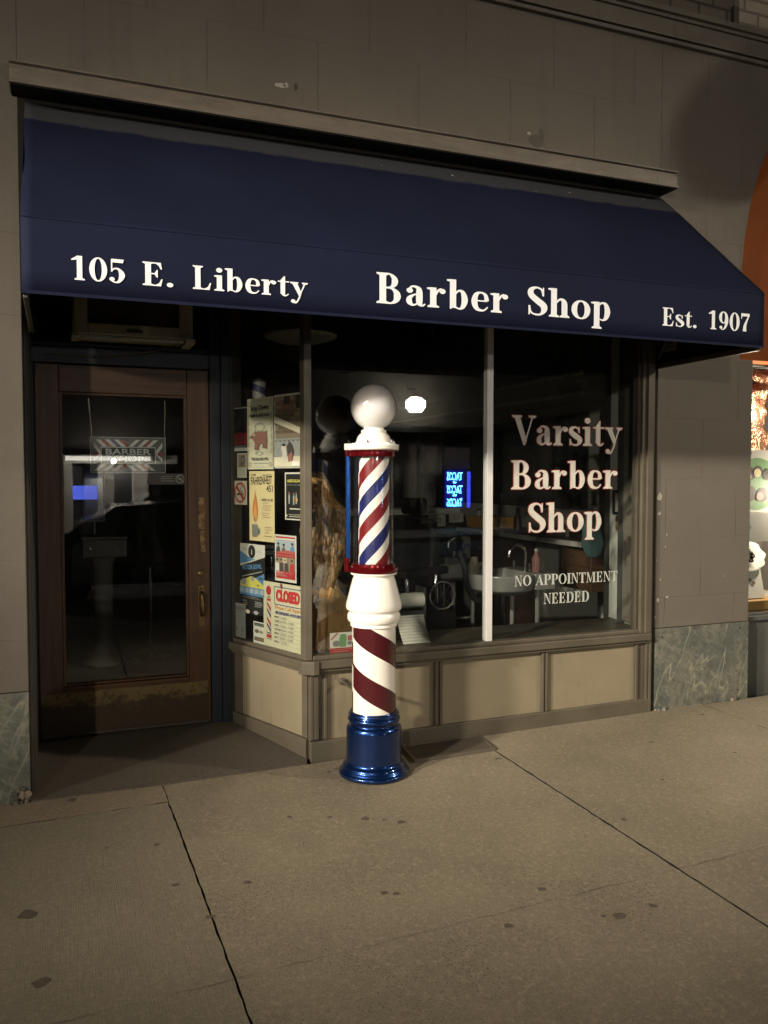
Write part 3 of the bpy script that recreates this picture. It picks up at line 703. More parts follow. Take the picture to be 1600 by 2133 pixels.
for k in range(26):   # broken stone rubble at the foot of the left and right marble
    cx, cy = (random.uniform(-.2, -.142), random.uniform(-.03, -.005)) if k < 16 else (random.uniform(3.375, 3.45), random.uniform(-.03, -.008))
    if k > 22: cx = random.uniform(3.96, 4.02)
    r = random.uniform(.006, .02); z = gz(cx, cy)+r*.3 + (random.random()*.09 if k < 12 else 0)
    rs = [[(cx+r*q*random.uniform(.7, 1.2)*math.cos(a), cy+r*q*random.uniform(.6, 1.1)*math.sin(a), z+h*r) for a in [2*math.pi*j/7 for j in range(7)]] for q, h in ((.5, -1), (1, -.2), (.8, .5), (.3, .9))]
    rb = MB(); rb.rings(rs, random.choice(['concrete_strip', 'concrete_dark', 'green_marble']), False); obj('stone_crumb', rb, bld)
random.seed(11)
def chip(x, z, rx, rz, m, y=-.0008, n=15):
    ps = [(x+rx*random.uniform(.65, 1.15)*math.cos(2*math.pi*k/n), z+rz*random.uniform(.65, 1.15)*math.sin(2*math.pi*k/n)) for k in range(n)]
    m1 = MB(); m1.prism(ps, XZ(0), -.001, -y, m); obj('paint_chip', m1, bld)
for x, z, rx, rz in ((3.412, 1.335, .02, .034), (3.412, 1.235, .013, .014), (3.47, 1.105, .004, .012), (3.41, .705, .012, .015), (3.478, .72, .012, .008), (3.425, .83, .006, .007), (3.39, .60, .006, .008), (3.395, .95, .004, .005), (3.93, .83, .004, .004), (3.46, 1.03, .003, .01)): chip(x, z, rx*.85, rz*.85, 'paint_chip')
for x, z, rx, rz in ((1.055, 3.392, .03, .012), (1.085, 3.398, .012, .014), (2.475, 3.37, .014, .010)): chip(x, z, rx, rz, 'paint_chip', -.0012)
for x, z, rx, rz in ((2.53, 3.338, .055, .035), (2.555, 3.38, .018, .03), (1.135, 3.4, .012, .02)): chip(x, z, rx, rz, 'trim_taupe_dark')
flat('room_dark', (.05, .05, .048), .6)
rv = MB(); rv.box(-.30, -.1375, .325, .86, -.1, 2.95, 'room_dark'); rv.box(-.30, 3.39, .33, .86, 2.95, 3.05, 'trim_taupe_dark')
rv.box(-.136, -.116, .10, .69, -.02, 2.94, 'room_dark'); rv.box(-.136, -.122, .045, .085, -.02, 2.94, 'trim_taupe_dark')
obj('entry_reveal', rv, bld, bevel=.003)

# ================================================================== room inside the shop
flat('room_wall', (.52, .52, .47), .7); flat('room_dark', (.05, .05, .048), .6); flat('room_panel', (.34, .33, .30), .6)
def tile():
    m, nt, b = newmat('floor_tile'); c = N(nt, 'ShaderNodeTexChecker', i_Scale=3.3); LK(nt, coords(nt, world=True), c.inputs[0])
    c.inputs[1].default_value = (.07, .07, .065, 1); c.inputs[2].default_value = (.03, .03, .03, 1)
    LK(nt, c.outputs[0], b.inputs['Base Color']); b.inputs['Roughness'].default_value = .35
tile()
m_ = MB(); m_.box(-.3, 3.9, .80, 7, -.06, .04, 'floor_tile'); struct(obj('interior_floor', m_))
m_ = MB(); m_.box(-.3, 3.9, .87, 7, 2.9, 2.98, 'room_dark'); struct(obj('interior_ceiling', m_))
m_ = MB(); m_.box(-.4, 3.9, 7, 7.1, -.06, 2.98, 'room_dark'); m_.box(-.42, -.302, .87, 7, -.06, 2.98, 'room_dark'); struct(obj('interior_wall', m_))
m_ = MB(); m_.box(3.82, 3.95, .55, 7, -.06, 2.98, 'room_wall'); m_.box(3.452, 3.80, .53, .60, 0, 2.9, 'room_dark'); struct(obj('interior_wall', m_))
m_ = MB(); m_.box(3.452, 3.50, .33, .526, .3, 2.9, 'room_panel'); m_.box(3.395, 3.44, .33, .38, .3, 2.9, 'room_dark'); m_.box(3.44, 3.452, .38, .525, .515, 2.9, 'room_wall'); struct(obj('interior_wall', m_))

# ================================================================== awning
aw = thing('awning', 'dark navy canvas awning with white lettering over the shop front', 'awning', (1.64, 0, 2.12))
cv = MB(); nx, ns, nv = 90, 22, 3
prof = [(-.012-.788*t - .0*t, 3.117-.717*t) for t in [k/ns for k in range(ns+1)]]+[(-.8, 2.40-.28*k/nv) for k in range(1, nv+1)]
vs = []
from mathutils import noise as mno
for i in range(nx+1):
    x = -.108+3.496*i/nx
    for j, (y, z) in enumerate(prof):
        t = j/ns
        if 0 < j < ns:
            k = math.sin(math.pi*t); d = .010*k*(mno.noise(Vector((x*1.7, t*2, 3)))+.5*mno.noise(Vector((x*4+t*2, t*3, 9)))) - .012*k*(1-abs(2*((i/nx*4) % 1)-1))
        else: d = 0
        vs.append((x, y-d*.67, z+d*.74))
q = len(prof)
cv.add(vs, [(i*q+j, (i+1)*q+j, (i+1)*q+j+1, i*q+j+1)[::-1] for i in range(nx) for j in range(q-1)], 'navy_canvas', True)
for x in (-.108, 3.388): cv.add([(x, -.012, 3.117), (x, -.8, 2.40), (x, -.8, 2.12), (x, -.0, 2.135)], [(0, 1, 2, 3)], 'navy_canvas')
obj('canopy', cv, aw, solid=.0025, angle=25)
hm = MB(); hm.box(-.108, 3.388, -.8035, -.8008, 2.12, 2.132, 'navy_canvas'); hm.box(-.108, 3.388, -.8032, -.801, 2.392, 2.396, 'navy_canvas'); obj('hem', hm, aw)
fr = MB()
fr.tube([(-.09, -.785, 2.14), (3.37, -.785, 2.14)], .011, 'trim_taupe_dark', 8)
fr.box(3.366, 3.386, -.78, 0, 2.108, 2.138, 'trim_taupe_dark'); fr.box(-.105, -.088, -.78, 0, 2.108, 2.138, 'trim_taupe_dark')
for x in (1.1, 2.25, 3.376): fr.tube([(x, -.02, 3.06), (x, -.77, 2.38), (x, -.78, 2.15)], .011, 'trim_taupe_dark', 8)
fr.tube([(3.376, -.0, 2.15), (3.376, -.26, 2.50)], .011, 'trim_taupe_dark', 8)
obj('frame', fr, aw, bevel=.002)
FV = frame((0, -.8042, 0), (1, 0, 0), (0, 0, 1), (0, -1, 0))
for words in ([("105", .056, .252, 2.182, .088), ("E.", .308, .43, 2.183, .088), ("Liberty", .495, .955, 2.184, .090)], [("Barber", 1.252, 1.89, 2.188, .128), ("Shop", 1.982, 2.444, 2.19, .130)], [("Est.", 2.738, 2.955, 2.192, .088), ("1907", 3.022, 3.292, 2.194, .092)]):
    for s, a, b_, z, h in words: t = MB(); serif_text(t, s, FV, a, z, h, b_-a, 'lettering_white'); obj('lettering', t, aw)
Fl = frame((3.383, -.05, 2.2), (0, -1, 0), (0, 0, 1), (-1, 0, 0))
c = Card(Fl, .11, .13, 'p_mid'); c.lines(.12, .95, [.82, .66, .5, .34, .18], 'p_black', .05); c.done('maker_label', None, None, parent=aw)

# ================================================================== air conditioner above the door
ac = thing('air_conditioner', 'beige window air conditioner with wire grille mounted above the entry door', 'air conditioner', (.385, .42, 2.17))
flat('ac_beige', (.36, .32, .23), .5)
m_ = MB(); m_.box(.087, .155, .42, .80, 2.185, 2.56, 'ac_beige'); m_.box(.612, .682, .42, .80, 2.185, 2.56, 'ac_beige'); m_.box(.1555, .6115, .42, .80, 2.185, 2.245, 'ac_beige'); m_.box(.1555, .6115, .42, .80, 2.52, 2.56, 'ac_beige')
m_.box(.156, .611, .47, .79, 2.246, 2.519, 'room_dark'); obj('casing', m_, ac, bevel=.006)
m_ = MB()
for k in range(11): m_.tube([(.16, .435, 2.262+k*.024), (.608, .435, 2.262+k*.024)], .0016, 'trim_taupe_dark', 6)
for k in range(20): m_.tube([(.172+k*.0225, .432, 2.25), (.172+k*.0225, .432, 2.515)], .0013, 'trim_taupe_dark', 6)
obj('grille', m_, ac)
m_ = MB(); m_.box(.345, .425, .414, .42, 2.203, 2.219, 'room_dark'); obj('badge', m_, ac, bevel=.002)
m_ = MB(); m_.box(.08, .11, .40, .6, 2.168, 2.184, 'ac_beige'); m_.box(.64, .69, .39, .6, 2.160, 2.184, 'ac_beige'); m_.box(.115, .635, .43, .445, 2.166, 2.18, 'lettering_pale'); obj('bracket', m_, ac, bevel=.002)
m_ = MB(); m_.tube(catmull([(.60, .5, 2.165), (.45, .6, 2.13), (.2, .655, 2.105), (.0, .665, 2.11), (-.08, .67, 2.085), (-.1, .68, 2.0)], 8), .0045, 'trim_taupe_dark', 8); obj('power_cord', m_, ac)

# ================================================================== entry door
dr = thing('entry_door', 'old brown wooden entry door with tall glass pane and worn brass kick plate', 'door', (.35, .70, .045))
m_ = MB(); m_.box(-.107, .014, .70, .745, .047, 2.062, 'door_wood'); m_.box(.688, .81, .70, .745, .047, 2.062, 'door_wood'); obj('stile', m_, dr, bevel=.005)
m_ = MB(); m_.box(.0145, .6875, .702, .743, 1.915, 2.06, 'door_wood_rail'); m_.box(.0145, .6875, .702, .743, .049, .312, 'door_wood_rail')
m_.box(.0145, .6875, .694, .702, .297, .316, 'door_wood_rail'); obj('rail', m_, dr, bevel=.004)
m_ = MB(); m_.box(.0145, .030, .706, .742, .317, 1.914, 'door_wood'); m_.box(.672, .6875, .706, .742, .317, 1.914, 'door_wood'); m_.box(.0305, .6715, .706, .742, .317, .33, 'door_wood_rail'); m_.box(.0305, .6715, .706, .742, 1.90, 1.914, 'door_wood_rail'); obj('glazing_bead', m_, dr, bevel=.003)
m_ = MB(); m_.box(.030, .672, .722, .727, .33, 1.90, 'window_glass'); obj('glass_pane', m_, dr)
m_ = MB(); m_.box(-.098, .79, .6965, .6995, .062, .285, 'worn_brass'); obj('kick_plate', m_, dr, bevel=.001)
m_ = MB(); m_.box(-.1, .80, .694, .70, .046, .058, 'trim_taupe_dark'); obj('weather_strip', m_, dr)
random.seed(5); m_ = MB()
for z0, z1, x, wd in ((1.16, 1.34, .765, .020), (1.03, 1.15, .768, .016)):
    L_ = [(x-wd*random.uniform(.5, 1.1), z0+(z1-z0)*k/12) for k in range(13)]; R_ = [(x+wd*random.uniform(.5, 1.1), z0+(z1-z0)*k/12) for k in range(13)]
    m_.prism(L_+R_[::-1], XZ(.6995), 0, .0006, 'worn_patch')
obj('worn_strip', m_, dr)
m_ = MB(); m_.lathe([(.021, 0), (.021, .004), (.012, .009), (.0, .009)], (0, 0, 0), 'brass', 24)
m_.v = [(.757+x, .70-z, .905+y) for x, y, z in m_.v]; obj('deadbolt', m_, dr)
m_ = MB(); m_.box(.738, .776, .696, .70, .60, .84, 'brass'); hp = catmull([(.757, .692, .80), (.757, .66, .79), (.757, .648, .74), (.757, .652, .68), (.757, .692, .665)], 6)
m_.tube(hp, [.007+.006*math.sin(math.pi*k/(len(hp)-1)) for k in range(len(hp))], 'brass', 10); m_.box(.748, .766, .668, .696, .815, .825, 'brass'); obj('pull_handle', m_, dr, bevel=.002)
m_ = MB(); m_.box(-.135, -.109, .69, .79, -.02, 2.064, 'frame_blue'); m_.box(.812, .872, .68, .79, .0, 2.9, 'frame_blue'); m_.box(.873, .925, .665, .79, .0, 2.9, 'frame_blue'); m_.box(-.135, .8115, .685, .79, 2.066, 2.155, 'frame_blue'); m_.box(-.135, .8115, .66, .79, 2.1555, 2.175, 'frame_blue'); m_.box(-.135, .8115, .70, .79, 2.88, 2.94, 'frame_blue'); m_.box(-.135, -.09, .70, .79, 2.176, 2.879, 'frame_blue')
obj('jamb', m_, dr, bevel=.004)
m_ = MB(); m_.box(-.0895, .811, .735, .741, 2.176, 2.879, 'window_glass'); obj('transom_pane', m_, dr)
# hanging sign behind the door glass
hs = thing('hanging_sign', 'striped barber shop sign hanging on chains behind the door glass', 'sign', (.373, .78, 1.48))
flat('sign_grey', (.10, .10, .105), .35); flat('sign_white', (.86, .86, .83), .4); flat('sign_red', (.36, .06, .045), .4); flat('sign_blue', (.03, .035, .22), .4); flat('sign_dark', (.02, .021, .028), .4)
c = Card(frame((.171, .78, 1.48), (1, 0, 0), (0, 0, 1), (0, -1, 0)), .405, .20, 'sign_grey', .006)
c.box(0, 0, 1, 1, .006, .012, 'sign_white')
def bars(y0, y1, sgn, cols, x0, x1, step):
    k = 0; x = x0
    while x < x1:
        cc = cols[k % len(cols)]; k += 1
        if cc: c.poly([(x, y0), (x+step, y0), (x+step+sgn*.10, y1), (x+sgn*.10, y1)], cc)
        x += step
bars(.735, .93, -1, ['sign_white', 'sign_red', 'sign_white', 'sign_blue', 'sign_white', 'sign_red'], .17, .52, .06)
bars(.735, .93, 1, ['sign_white', None, 'sign_white', 'sign_red', 'sign_white', None], .50, .86, .06)
bars(.06, .245, 1, ['sign_white', None, 'sign_white', None, 'sign_white', 'sign_red'], .04, .40, .06)
bars(.06, .245, -1, ['sign_white', None, 'sign_white', 'sign_red', 'sign_white', None], .56, .92, .06)
for s in (0, 1):
    X = lambda x: 1-x if s else x
    for y0, cc in ((.30, 'sign_white'), (.42, 'sign_red')):
        c.poly([(X(.045), y0), (X(.13), .5+(y0-.3)*.2), (X(.13), .62+(y0-.3)*.2), (X(.045), y0+.14)], cc)
    c.poly([(X(.045), .86), (X(.13), .62), (X(.13), .5), (X(.045), .72)], 'sign_white')
c.rect(.135, .255, .865, .725, 'sign_white'); c.rect(.145, .275, .855, .705, 'sign_dark')
c.text("BARBER", .20, .51, .80, .675, 'sign_white', .02); c.text("SHOP", .30, .31, .70, .47, 'sign_white', .02)
c.done('panel', None, None, parent=hs)
for x0, x1 in ((.171+.01, .165), (.57, .575)):
    m_ = MB()
    for k in range(26):
        t = k/25; m_.tube([(x0+(x1-x0)*t-.003, .777, 1.682+.20*t), (x0+(x1-x0)*t+.003, .777, 1.682+.20*t+.005)], .0022, 'chrome', 6)
        m_.tube([(x0+(x1-x0)*t, .774, 1.686+.20*t), (x0+(x1-x0)*t, .780, 1.690+.20*t)], .0022, 'chrome', 6)
    obj('chain', m_, hs)
c = Card(frame((.47, .719, 1.415), (1, 0, 0), (0, 0, 1), (0, -1, 0)), .207, .062, 'p_dark', .0008)
c.ringe(.86, .5, .12, .40, .16, 'p_grey'); c.poly([(.78, .74), (.80, .80), (.94, .26), (.92, .20)], 'p_grey'); c.rect(.80, .46, .92, .54, 'p_grey')
c.lines(.32, .72, [.7, .5, .3], 'p_mid', .07)
c.done('no_smoking_sticker', 'small dark no smoking sticker with pale circle on the door glass', 'sticker')

# ================================================================== display window
dw = thing('display_window', 'angled shop display window with taupe frame and cream panels below', 'window', (2.25, 0, 0))
A = Vector((1.19, .02, 0)); UD = Vector((-.357, .934, 0)); NO = Vector((-.934, -.357, 0))
FRt = frame(A, -UD, (0, 0, 1), NO)         # x runs from the corner (0) back to the door (-.73)
m_ = MB()
m_.box(1.20, 3.335, -.040, .09, .470, .512, 'trim_taupe'); m_.box(1.20, 3.335, -.026, .0, .452, .4698, 'trim_taupe'); m_.box(1.212, 3.262, -.012, .05, .5122, .534, 'trim_taupe')
m_.fbox(FRt, -.74, -.02, .466, .508, -.09, .036, 'trim_taupe'); m_.fbox(FRt, -.74, -.02, .447, .4658, -.06, .022, 'trim_taupe'); m_.fbox(FRt, -.70, -.035, .5082, .528, -.05, .012, 'trim_taupe')
m_.prism([(1.15, -.02), (1.205, -.048), (1.235, -.048), (1.235, .05), (1.17, .07), (1.14, .02)], lambda x, y, d: (x, y, d), .443, .5125, 'trim_taupe')
obj('sill', m_, dw, bevel=.004)
m_ = MB(); m_.prism([(1.170, .0), (1.208, -.008), (1.212, .05), (1.19, .065), (1.160, .045)], lambda x, y, d: (x, y, d), .513, 2.94, 'trim_taupe'); obj('corner_post', m_, dw, bevel=.003)
m_ = MB(); m_.box(2.2245, 2.2625, .002, .05, .535, 2.62, 'mullion_white'); obj('mullion', m_, dw, bevel=.003)
m_ = MB(); m_.box(3.243, 3.262, -.002, .05, .513, 2.94, 'trim_taupe_dark'); m_.box(3.2625, 3.292, -.020, .05, .513, 2.94, 'trim_taupe'); m_.box(3.2925, 3.335, -.034, .05, .513, 2.94, 'trim_taupe'); m_.box(3.3355, 3.352, -.02, .05, -.02, 2.94, 'trim_taupe'); m_.box(3.3525, 3.385, .035, .10, -.02, 2.94, 'trim_taupe_dark')
m_.fbox(FRt, -.745, -.70, .52, 2.94, -.06, .014, 'trim_taupe_dark')
obj('jamb', m_, dw, bevel=.003)
m_ = MB(); m_.box(1.21, 3.26, -.004, .06, 2.62, 2.94, 'trim_taupe_dark'); m_.fbox(FRt, -.70, -.03, 2.62, 2.94, -.05, .0, 'trim_taupe_dark'); obj('header', m_, dw, bevel=.003)
m_ = MB(); m_.box(1.214, 2.2205, .020, .026, .535, 2.62, 'window_glass'); obj('glass_pane', m_, dw)
m_ = MB(); m_.box(2.2645, 3.242, .020, .026, .535, 2.62, 'window_glass'); obj('glass_pane', m_, dw)
m_ = MB(); m_.fbox(FRt, -.699, -.036, .529, 2.62, -.006, .0, 'window_glass'); obj('glass_pane', m_, dw)
# low panels and rails
pn = [(1.292, 1.899), (1.953, 2.578), (2.626, 3.236)]
for a, b_ in pn:
    m_ = MB(); m_.box(a, b_, .006, .03, .09, .452, 'cream_panel'); obj('low_panel', m_, dw)
m_ = MB(); m_.fbox(FRt, -.62, -.045, .10, .447, -.03, -.004, 'cream_panel'); obj('low_panel', m_, dw)
m_ = MB()
for a, b_ in ((1.192, 1.291), (1.8995, 1.9525), (2.5785, 2.6255), (3.2365, 3.335)):
    m_.box(a, b_, -.002, .05, .09, .4515, 'trim_taupe')
    w_ = min(.022, (b_-a)*.4); m_.box(a+.004, a+w_, -.014, -.002, .1, .4515, 'trim_taupe'); m_.box(b_-w_, b_-.004, -.014, -.002, .1, .4515, 'trim_taupe')
m_.box(1.216, 1.24, -.016, -.002, .1, .4515, 'trim_taupe')
m_.fbox(FRt, -.045, .0, .1, .4465, -.04, .006, 'trim_taupe'); m_.fbox(FRt, -.69, -.62, .1, .4465, -.04, .006, 'trim_taupe'); m_.fbox(FRt, -.745, -.70, .0, .4465, -.06, .016, 'trim_taupe_dark')
obj('stile', m_, dw, bevel=.003)
m_ = MB()
n = 30
top = [(1.195+(3.34-1.195)*k/n, .088+.018*(k/n)) for k in range(n+1)]
m_.prism([(1.195, -.06), (3.34, -.03)]+top[::-1], XZ(-.004), -.05, .014, 'trim_taupe'); m_.fbox(FRt, -.735, -.002, -.03, .098, -.05, .014, 'trim_taupe')
obj('kick_board', m_, dw, bevel=.004)
FG = XZ(.0195)
for s, a, b_, z, h in (("Varsity", 2.392, 3.137, 1.640, .166), ("Barber", 2.382, 3.117, 1.388, .163), ("Shop", 2.494, 3.010, 1.138, .172)):
    t = MB(); serif_text(t, s, FG, a, z, h, b_-a, 'lettering_red', 0, .0036); serif_text(t, s, FG, a, z, h, b_-a, 'lettering_window', .0024); obj('window_lettering', t, dw)
t = MB(); serif_text(t, "NO APPOINTMENT", FG, 2.412, .834, .061, .712, 'lettering_pale'); obj('window_lettering', t, dw); t = MB(); serif_text(t, "NEEDED", FG, 2.606, .722, .063, .318, 'lettering_pale'); obj('window_lettering', t, dw)
# display floor behind the glass
m_ = MB(); m_.prism([(1.21, .10), (3.39, .10), (3.45, .52), (1.05, .56), (1.02, .5)], lambda x, y, d: (x, y, d), .46, .513, 'trim_taupe_dark'); m_.box(1.06, 3.44, .50, .52, .0, .459, 'room_dark'); obj('display_shelf', m_, dw, bevel=.003)

# ================================================================== barber pole
BP = (1.445, -.275, -.012)
pl = thing('barber_pole', 'tall red white and blue barber pole with white globe standing on the sidewalk', 'barber pole', BP)
helix('drum_stripes', [(0, srgb(118, 22, 26)), (.28, WHT), (.49, srgb(22, 32, 94)), (.765, WHT)], .27, .50, 0, .35, -.137+1)
helix('column_stripes', [(0, (.062, .009, .012)), (.478, WHT)], .245, -.394, .0, .2, 1.0, .8)
def pz(z): return z
m_ = MB(); m_.lathe([(.165, 0), (.174, .003), (.176, .009), (.176, .017), (.1735, .022), (.168, .0255), (.1655, .028), (.1645, .0315), (.1600, .037), (.1570, .041), (.1565, .0475), (.154, .0525), (.148, .056), (.1425, .061), (.1395, .068), (.138, .080), (.1375, .222), (.1368, .229), (.1345, .2375), (.130, .245), (.1235, .2495), (.1175, .251), (.1160, .2545), (.1160, .259), (.1175, .2625), (.1235, .265), (.1285, .2705), (.1305, .278), (.1290, .2855), (.1245, .2905), (.1205, .2918), (.1195, .2945), (.1205, .297), (.1245, .2985), (.1265, .3035), (.1245, .3085), (.1195, .3105), (.1175, .3125), (.1165, .317), (.112, .317)], BP, 'paint_blue', 96, caps=False); obj('base', m_, pl)
m_ = MB(); m_.lathe([(.1095, .30), (.1085, .45), (.108, .74)], BP, 'column_stripes', 96, caps=False); obj('column', m_, pl)
m_ = MB(); m_.lathe([(.108, .738), (.116, .739), (.117, .752), (.115, .757), (.126, .762), (.131, .772), (.132, .784), (.130, .796), (.126, .803), (.123, .808), (.126, .813), (.136, .822), (.1385, .834), (.1365, .85), (.127, .885), (.117, .925), (.106, .965), (.100, .982), (.100, .986), (.106, .990), (.114, .994), (.115, .999), (.112, 1.002), (.06, 1.002)], BP, 'pole_white', 96, caps=False); obj('vase', m_, pl)
m_ = MB(); m_.lathe([(.095, 1.0025), (.117, 1.004), (.119, 1.008), (.119, 1.027), (.116, 1.031), (.108, 1.034), (.107, 1.045), (.104, 1.048), (.07, 1.048)], BP, 'paint_red', 96, caps=False)
m_.tube([(BP[0]-.128, BP[1]+.03, BP[2]+1.005), (BP[0]-.128, BP[1]+.03, BP[2]+1.075)], .0135, 'paint_red', 16); m_.box(BP[0]-.132, BP[0]-.08, BP[1]+.018, BP[1]+.042, BP[2]+1.006, BP[2]+1.03, 'paint_red')
obj('lower_collar', m_, pl)
for a in (-.9, -.25, .5, 2.4, 3.6): m_ = MB(); m_.lathe([(.005, 0), (.005, .006), (.0, .008)], (BP[0]+.111*math.cos(a-.6), BP[1]+.111*math.sin(a-.6), BP[2]+1.032), 'chrome', 10); obj('bolt', m_, pl)
for a in (-2.2, .05, -1.0, 1.8): m_ = MB(); m_.lathe([(.006, 0), (.006, .008), (.003, .009), (.003, .016), (0, .017)], (BP[0]+.108*math.cos(a), BP[1]+.108*math.sin(a), BP[2]+1.634), 'chrome', 10); obj('bolt', m_, pl)
m_ = MB(); m_.lathe([(.076, 1.049), (.076, 1.568)], BP, 'drum_stripes', 96, caps=False); obj('striped_drum', m_, pl)
m_ = MB(); m_.lathe([(.099, 1.0485), (.099, 1.5685)], BP, 'cylinder_glass', 96, caps=False); obj('glass_cylinder', m_, pl)
m_ = MB(); m_.tube([(BP[0]-.123, BP[1]+.03, BP[2]+1.07), (BP[0]-.123, BP[1]+.03, BP[2]+1.575)], .0115, 'rod_blue', 20); obj('side_rod', m_, pl)
m_ = MB(); m_.lathe([(.07, 1.569), (.106, 1.569), (.107, 1.573), (.107, 1.592), (.118, 1.595), (.119, 1.600), (.09, 1.600)], BP, 'paint_red', 96, caps=False)
m_.box(BP[0]-.135, BP[0]-.085, BP[1]+.016, BP[1]+.044, BP[2]+1.570, BP[2]+1.599, 'paint_red'); obj('upper_collar', m_, pl, bevel=.002)
m_ = MB(); m_.lathe([(.05, 1.6005), (.118, 1.601), (.122, 1.606), (.122, 1.622), (.117, 1.628), (.110, 1.630), (.109, 1.634), (.090, 1.636), (.086, 1.645), (.080, 1.664), (.072, 1.676), (.062, 1.683), (.062, 1.698), (.057, 1.700), (.050, 1.701), (.049, 1.712), (.03, 1.712)], BP, 'pole_white', 96, caps=False)
m_.box(BP[0]-.136, BP[0]-.10, BP[1]+.012, BP[1]+.048, BP[2]+1.6015, BP[2]+1.632, 'pole_white'); m_.box(BP[0]+.10, BP[0]+.125, BP[1]-.018, BP[1]+.018, BP[2]+1.6015, BP[2]+1.63, 'pole_white')
obj('cap', m_, pl)
m_ = MB(); gr = .1125; m_.lathe([(gr*math.cos(R(-64+k*154/40)) if k < 40 else 0, 1.8105+gr*math.sin(R(-64+k*154/40))) for k in range(41)], BP, 'globe_white', 96, caps=False); obj('globe', m_, pl, angle=80)
m_ = MB(); m_.lathe([(.017, 0), (.019, .004), (.019, .010), (.012, .014), (.0085, .016), (.0085, .19)], (0, 0, 0), 'trim_taupe_dark', 20)
m_.v = [(1.371+x, -.0-z, .390+y) for x, y, z in m_.v]; obj('wall_brace', m_, pl)

# ================================================================== floor grate
gr_ = thing('floor_grate', 'rusty ribbed metal grate set in the sidewalk below the cream panels', 'grate', (1.92, -.12, 0))
flat('rust_iron', (.10, .084, .065), .6)
GF = lambda x, y, d: (1.69+x*.455+.018*y, -.235+y*.215-.0*x, gz(1.69+x*.455, -.235+y*.215)+.006+d)
m_ = MB()
for a, b_, c_, d_ in ((-.02, 1.02, -.05, .06), (-.02, 1.02, .94, 1.05), (-.02, .01, .061, .939), (.99, 1.02, .061, .939)): m_.fbox(GF, a, b_, c_, d_, -.02, .010, 'rust_iron')
obj('rim', m_, gr_, bevel=.002)
m_ = MB()
for k in range(38): m_.fbox(GF, .022+k*.0256, .034+k*.0256, .062, .938, -.015, .007, 'rust_iron')
m_.fbox(GF, .012, .988, .062, .938, -.02, -.008, 'joint_dirt_and_shade'); obj('ribs', m_, gr_)

# ================================================================== posters taped inside the angled pane
PF = 'posters taped inside the angled window pane'
def rcard(s_left, s_right, z0, z1, paper, off=-.010, tilt=0.0, **k):
    o = A + UD*s_left + NO*off + Vector((0, 0, z0)); u = -UD
    if tilt:
        u2 = u*math.cos(tilt)+Vector((0, 0, 1))*math.sin(tilt); v2 = -u*math.sin(tilt)+Vector((0, 0, 1))*math.cos(tilt)
    else: u2, v2 = u, Vector((0, 0, 1))
    return Card(frame(o, u2, v2, NO), s_left-s_right, z1-z0, paper, **k)
c = rcard(.563, .311, 1.500, 1.893, 'p_ivory')
c.box(.035, .03, .965, .965, .008, .004, 'p_tan')
for x, y in ((.1, .92), (.9, .92), (.1, .07), (.9, .07)): c.ringe(x, y, .05, .03, .3, 'p_tan')
for k in range(6): c.ringe(.06, .25+.1*k, .02, .03, .3, 'p_tan', 12); c.ringe(.94, .25+.1*k, .02, .03, .3, 'p_tan', 12)
c.text("Stray Clowns", .15, .80, .86, .895, 'p_black', .012, .01); c.text("PLUMP & CHICO DUO", .13, .735, .88, .775, 'p_black', .03)
c.ringe(.5, .59, .2, .055, .12, 'p_grey'); c.poly([(.34, .62), (.42, .645), (.5, .66), (.6, .65), (.66, .62), (.5, .63)], 'p_grey')
c.poly([(.16, .47), (.24, .50), (.30, .52), (.33, .55), (.37, .525), (.42, .52), (.45, .545), (.48, .52), (.62, .53), (.74, .525), (.79, .54), (.77, .49), (.79, .42), (.78, .33), (.78, .29), (.70, .29), (.69, .345), (.66, .30), (.61, .30), (.62, .36), (.50, .35), (.46, .27), (.38, .265), (.39, .33), (.36, .28), (.30, .28), (.32, .37), (.24, .42), (.15, .44), (.13, .46)], 'p_pig')
c.ell(.29, .485, .05, .014, 'p_ivory'); c.ell(.29, .485, .02, .009, 'p_black'); c.ell(.145, .45, .022, .012, 'p_black')
c.ringe(.48, .225, .14, .028, .25, 'p_grey'); c.text("THE BLIND PIG", .17, .125, .84, .165, 'p_black', .02); c.lines(.2, .85, [.085], 'p_grey', .006)
c.done('band_flyer', 'ivory flyer showing a brown pig, taped in the angled window pane', 'poster', PF)
c = rcard(.3005, .047, 1.504, 1.896, 'p_white')
c.rect(.03, .02, .97, .975, 'p_tan')
random.seed(21)
for r in range(9):
    for q in range(4):
        x = .04+q*.235+(r % 2)*.1; y = .47+r*.056
        if x+.2 < .96: c.rect(x, y, x+.215, y+.047, random.choice(['p_tan', 'p_brown', 'p_pig', 'p_brown']))
c.rect(.38, .86, .60, .97, 'p_dark'); c.rect(.80, .80, .965, .97, 'p_dark')
c.poly([(.03, .63), (.97, .45), (.97, .53), (.03, .72)], 'p_ivory')
c.rect(.03, .02, .97, .40, 'p_grey'); c.rect(.03, .02, .97, .16, 'p_ivory')
for k in range(6): c.poly([(.03+k*.155, .39), (.10+k*.155, .355), (.19+k*.155, .39), (.10+k*.155, .372)], 'p_dark')
c.poly([(.3, .28), (.38, .32), (.46, .29), (.5, .2), (.46, .10), (.42, .1), (.43, .18), (.40, .18), (.38, .05), (.35, .05), (.34, .2)], 'p_white'); c.ell(.39, .315, .06, .018, 'p_black')
c.poly([(.5, .3), (.6, .36), (.7, .31), (.76, .22), (.7, .1), (.55, .1), (.52, .2)], 'p_dark'); c.poly([(.55, .18), (.68, .22), (.72, .12), (.56, .08)], 'p_pig'); c.rect(.68, .03, .95, .09, 'p_white'); c.rect(.05, .16, .3, .165, 'p_dark')
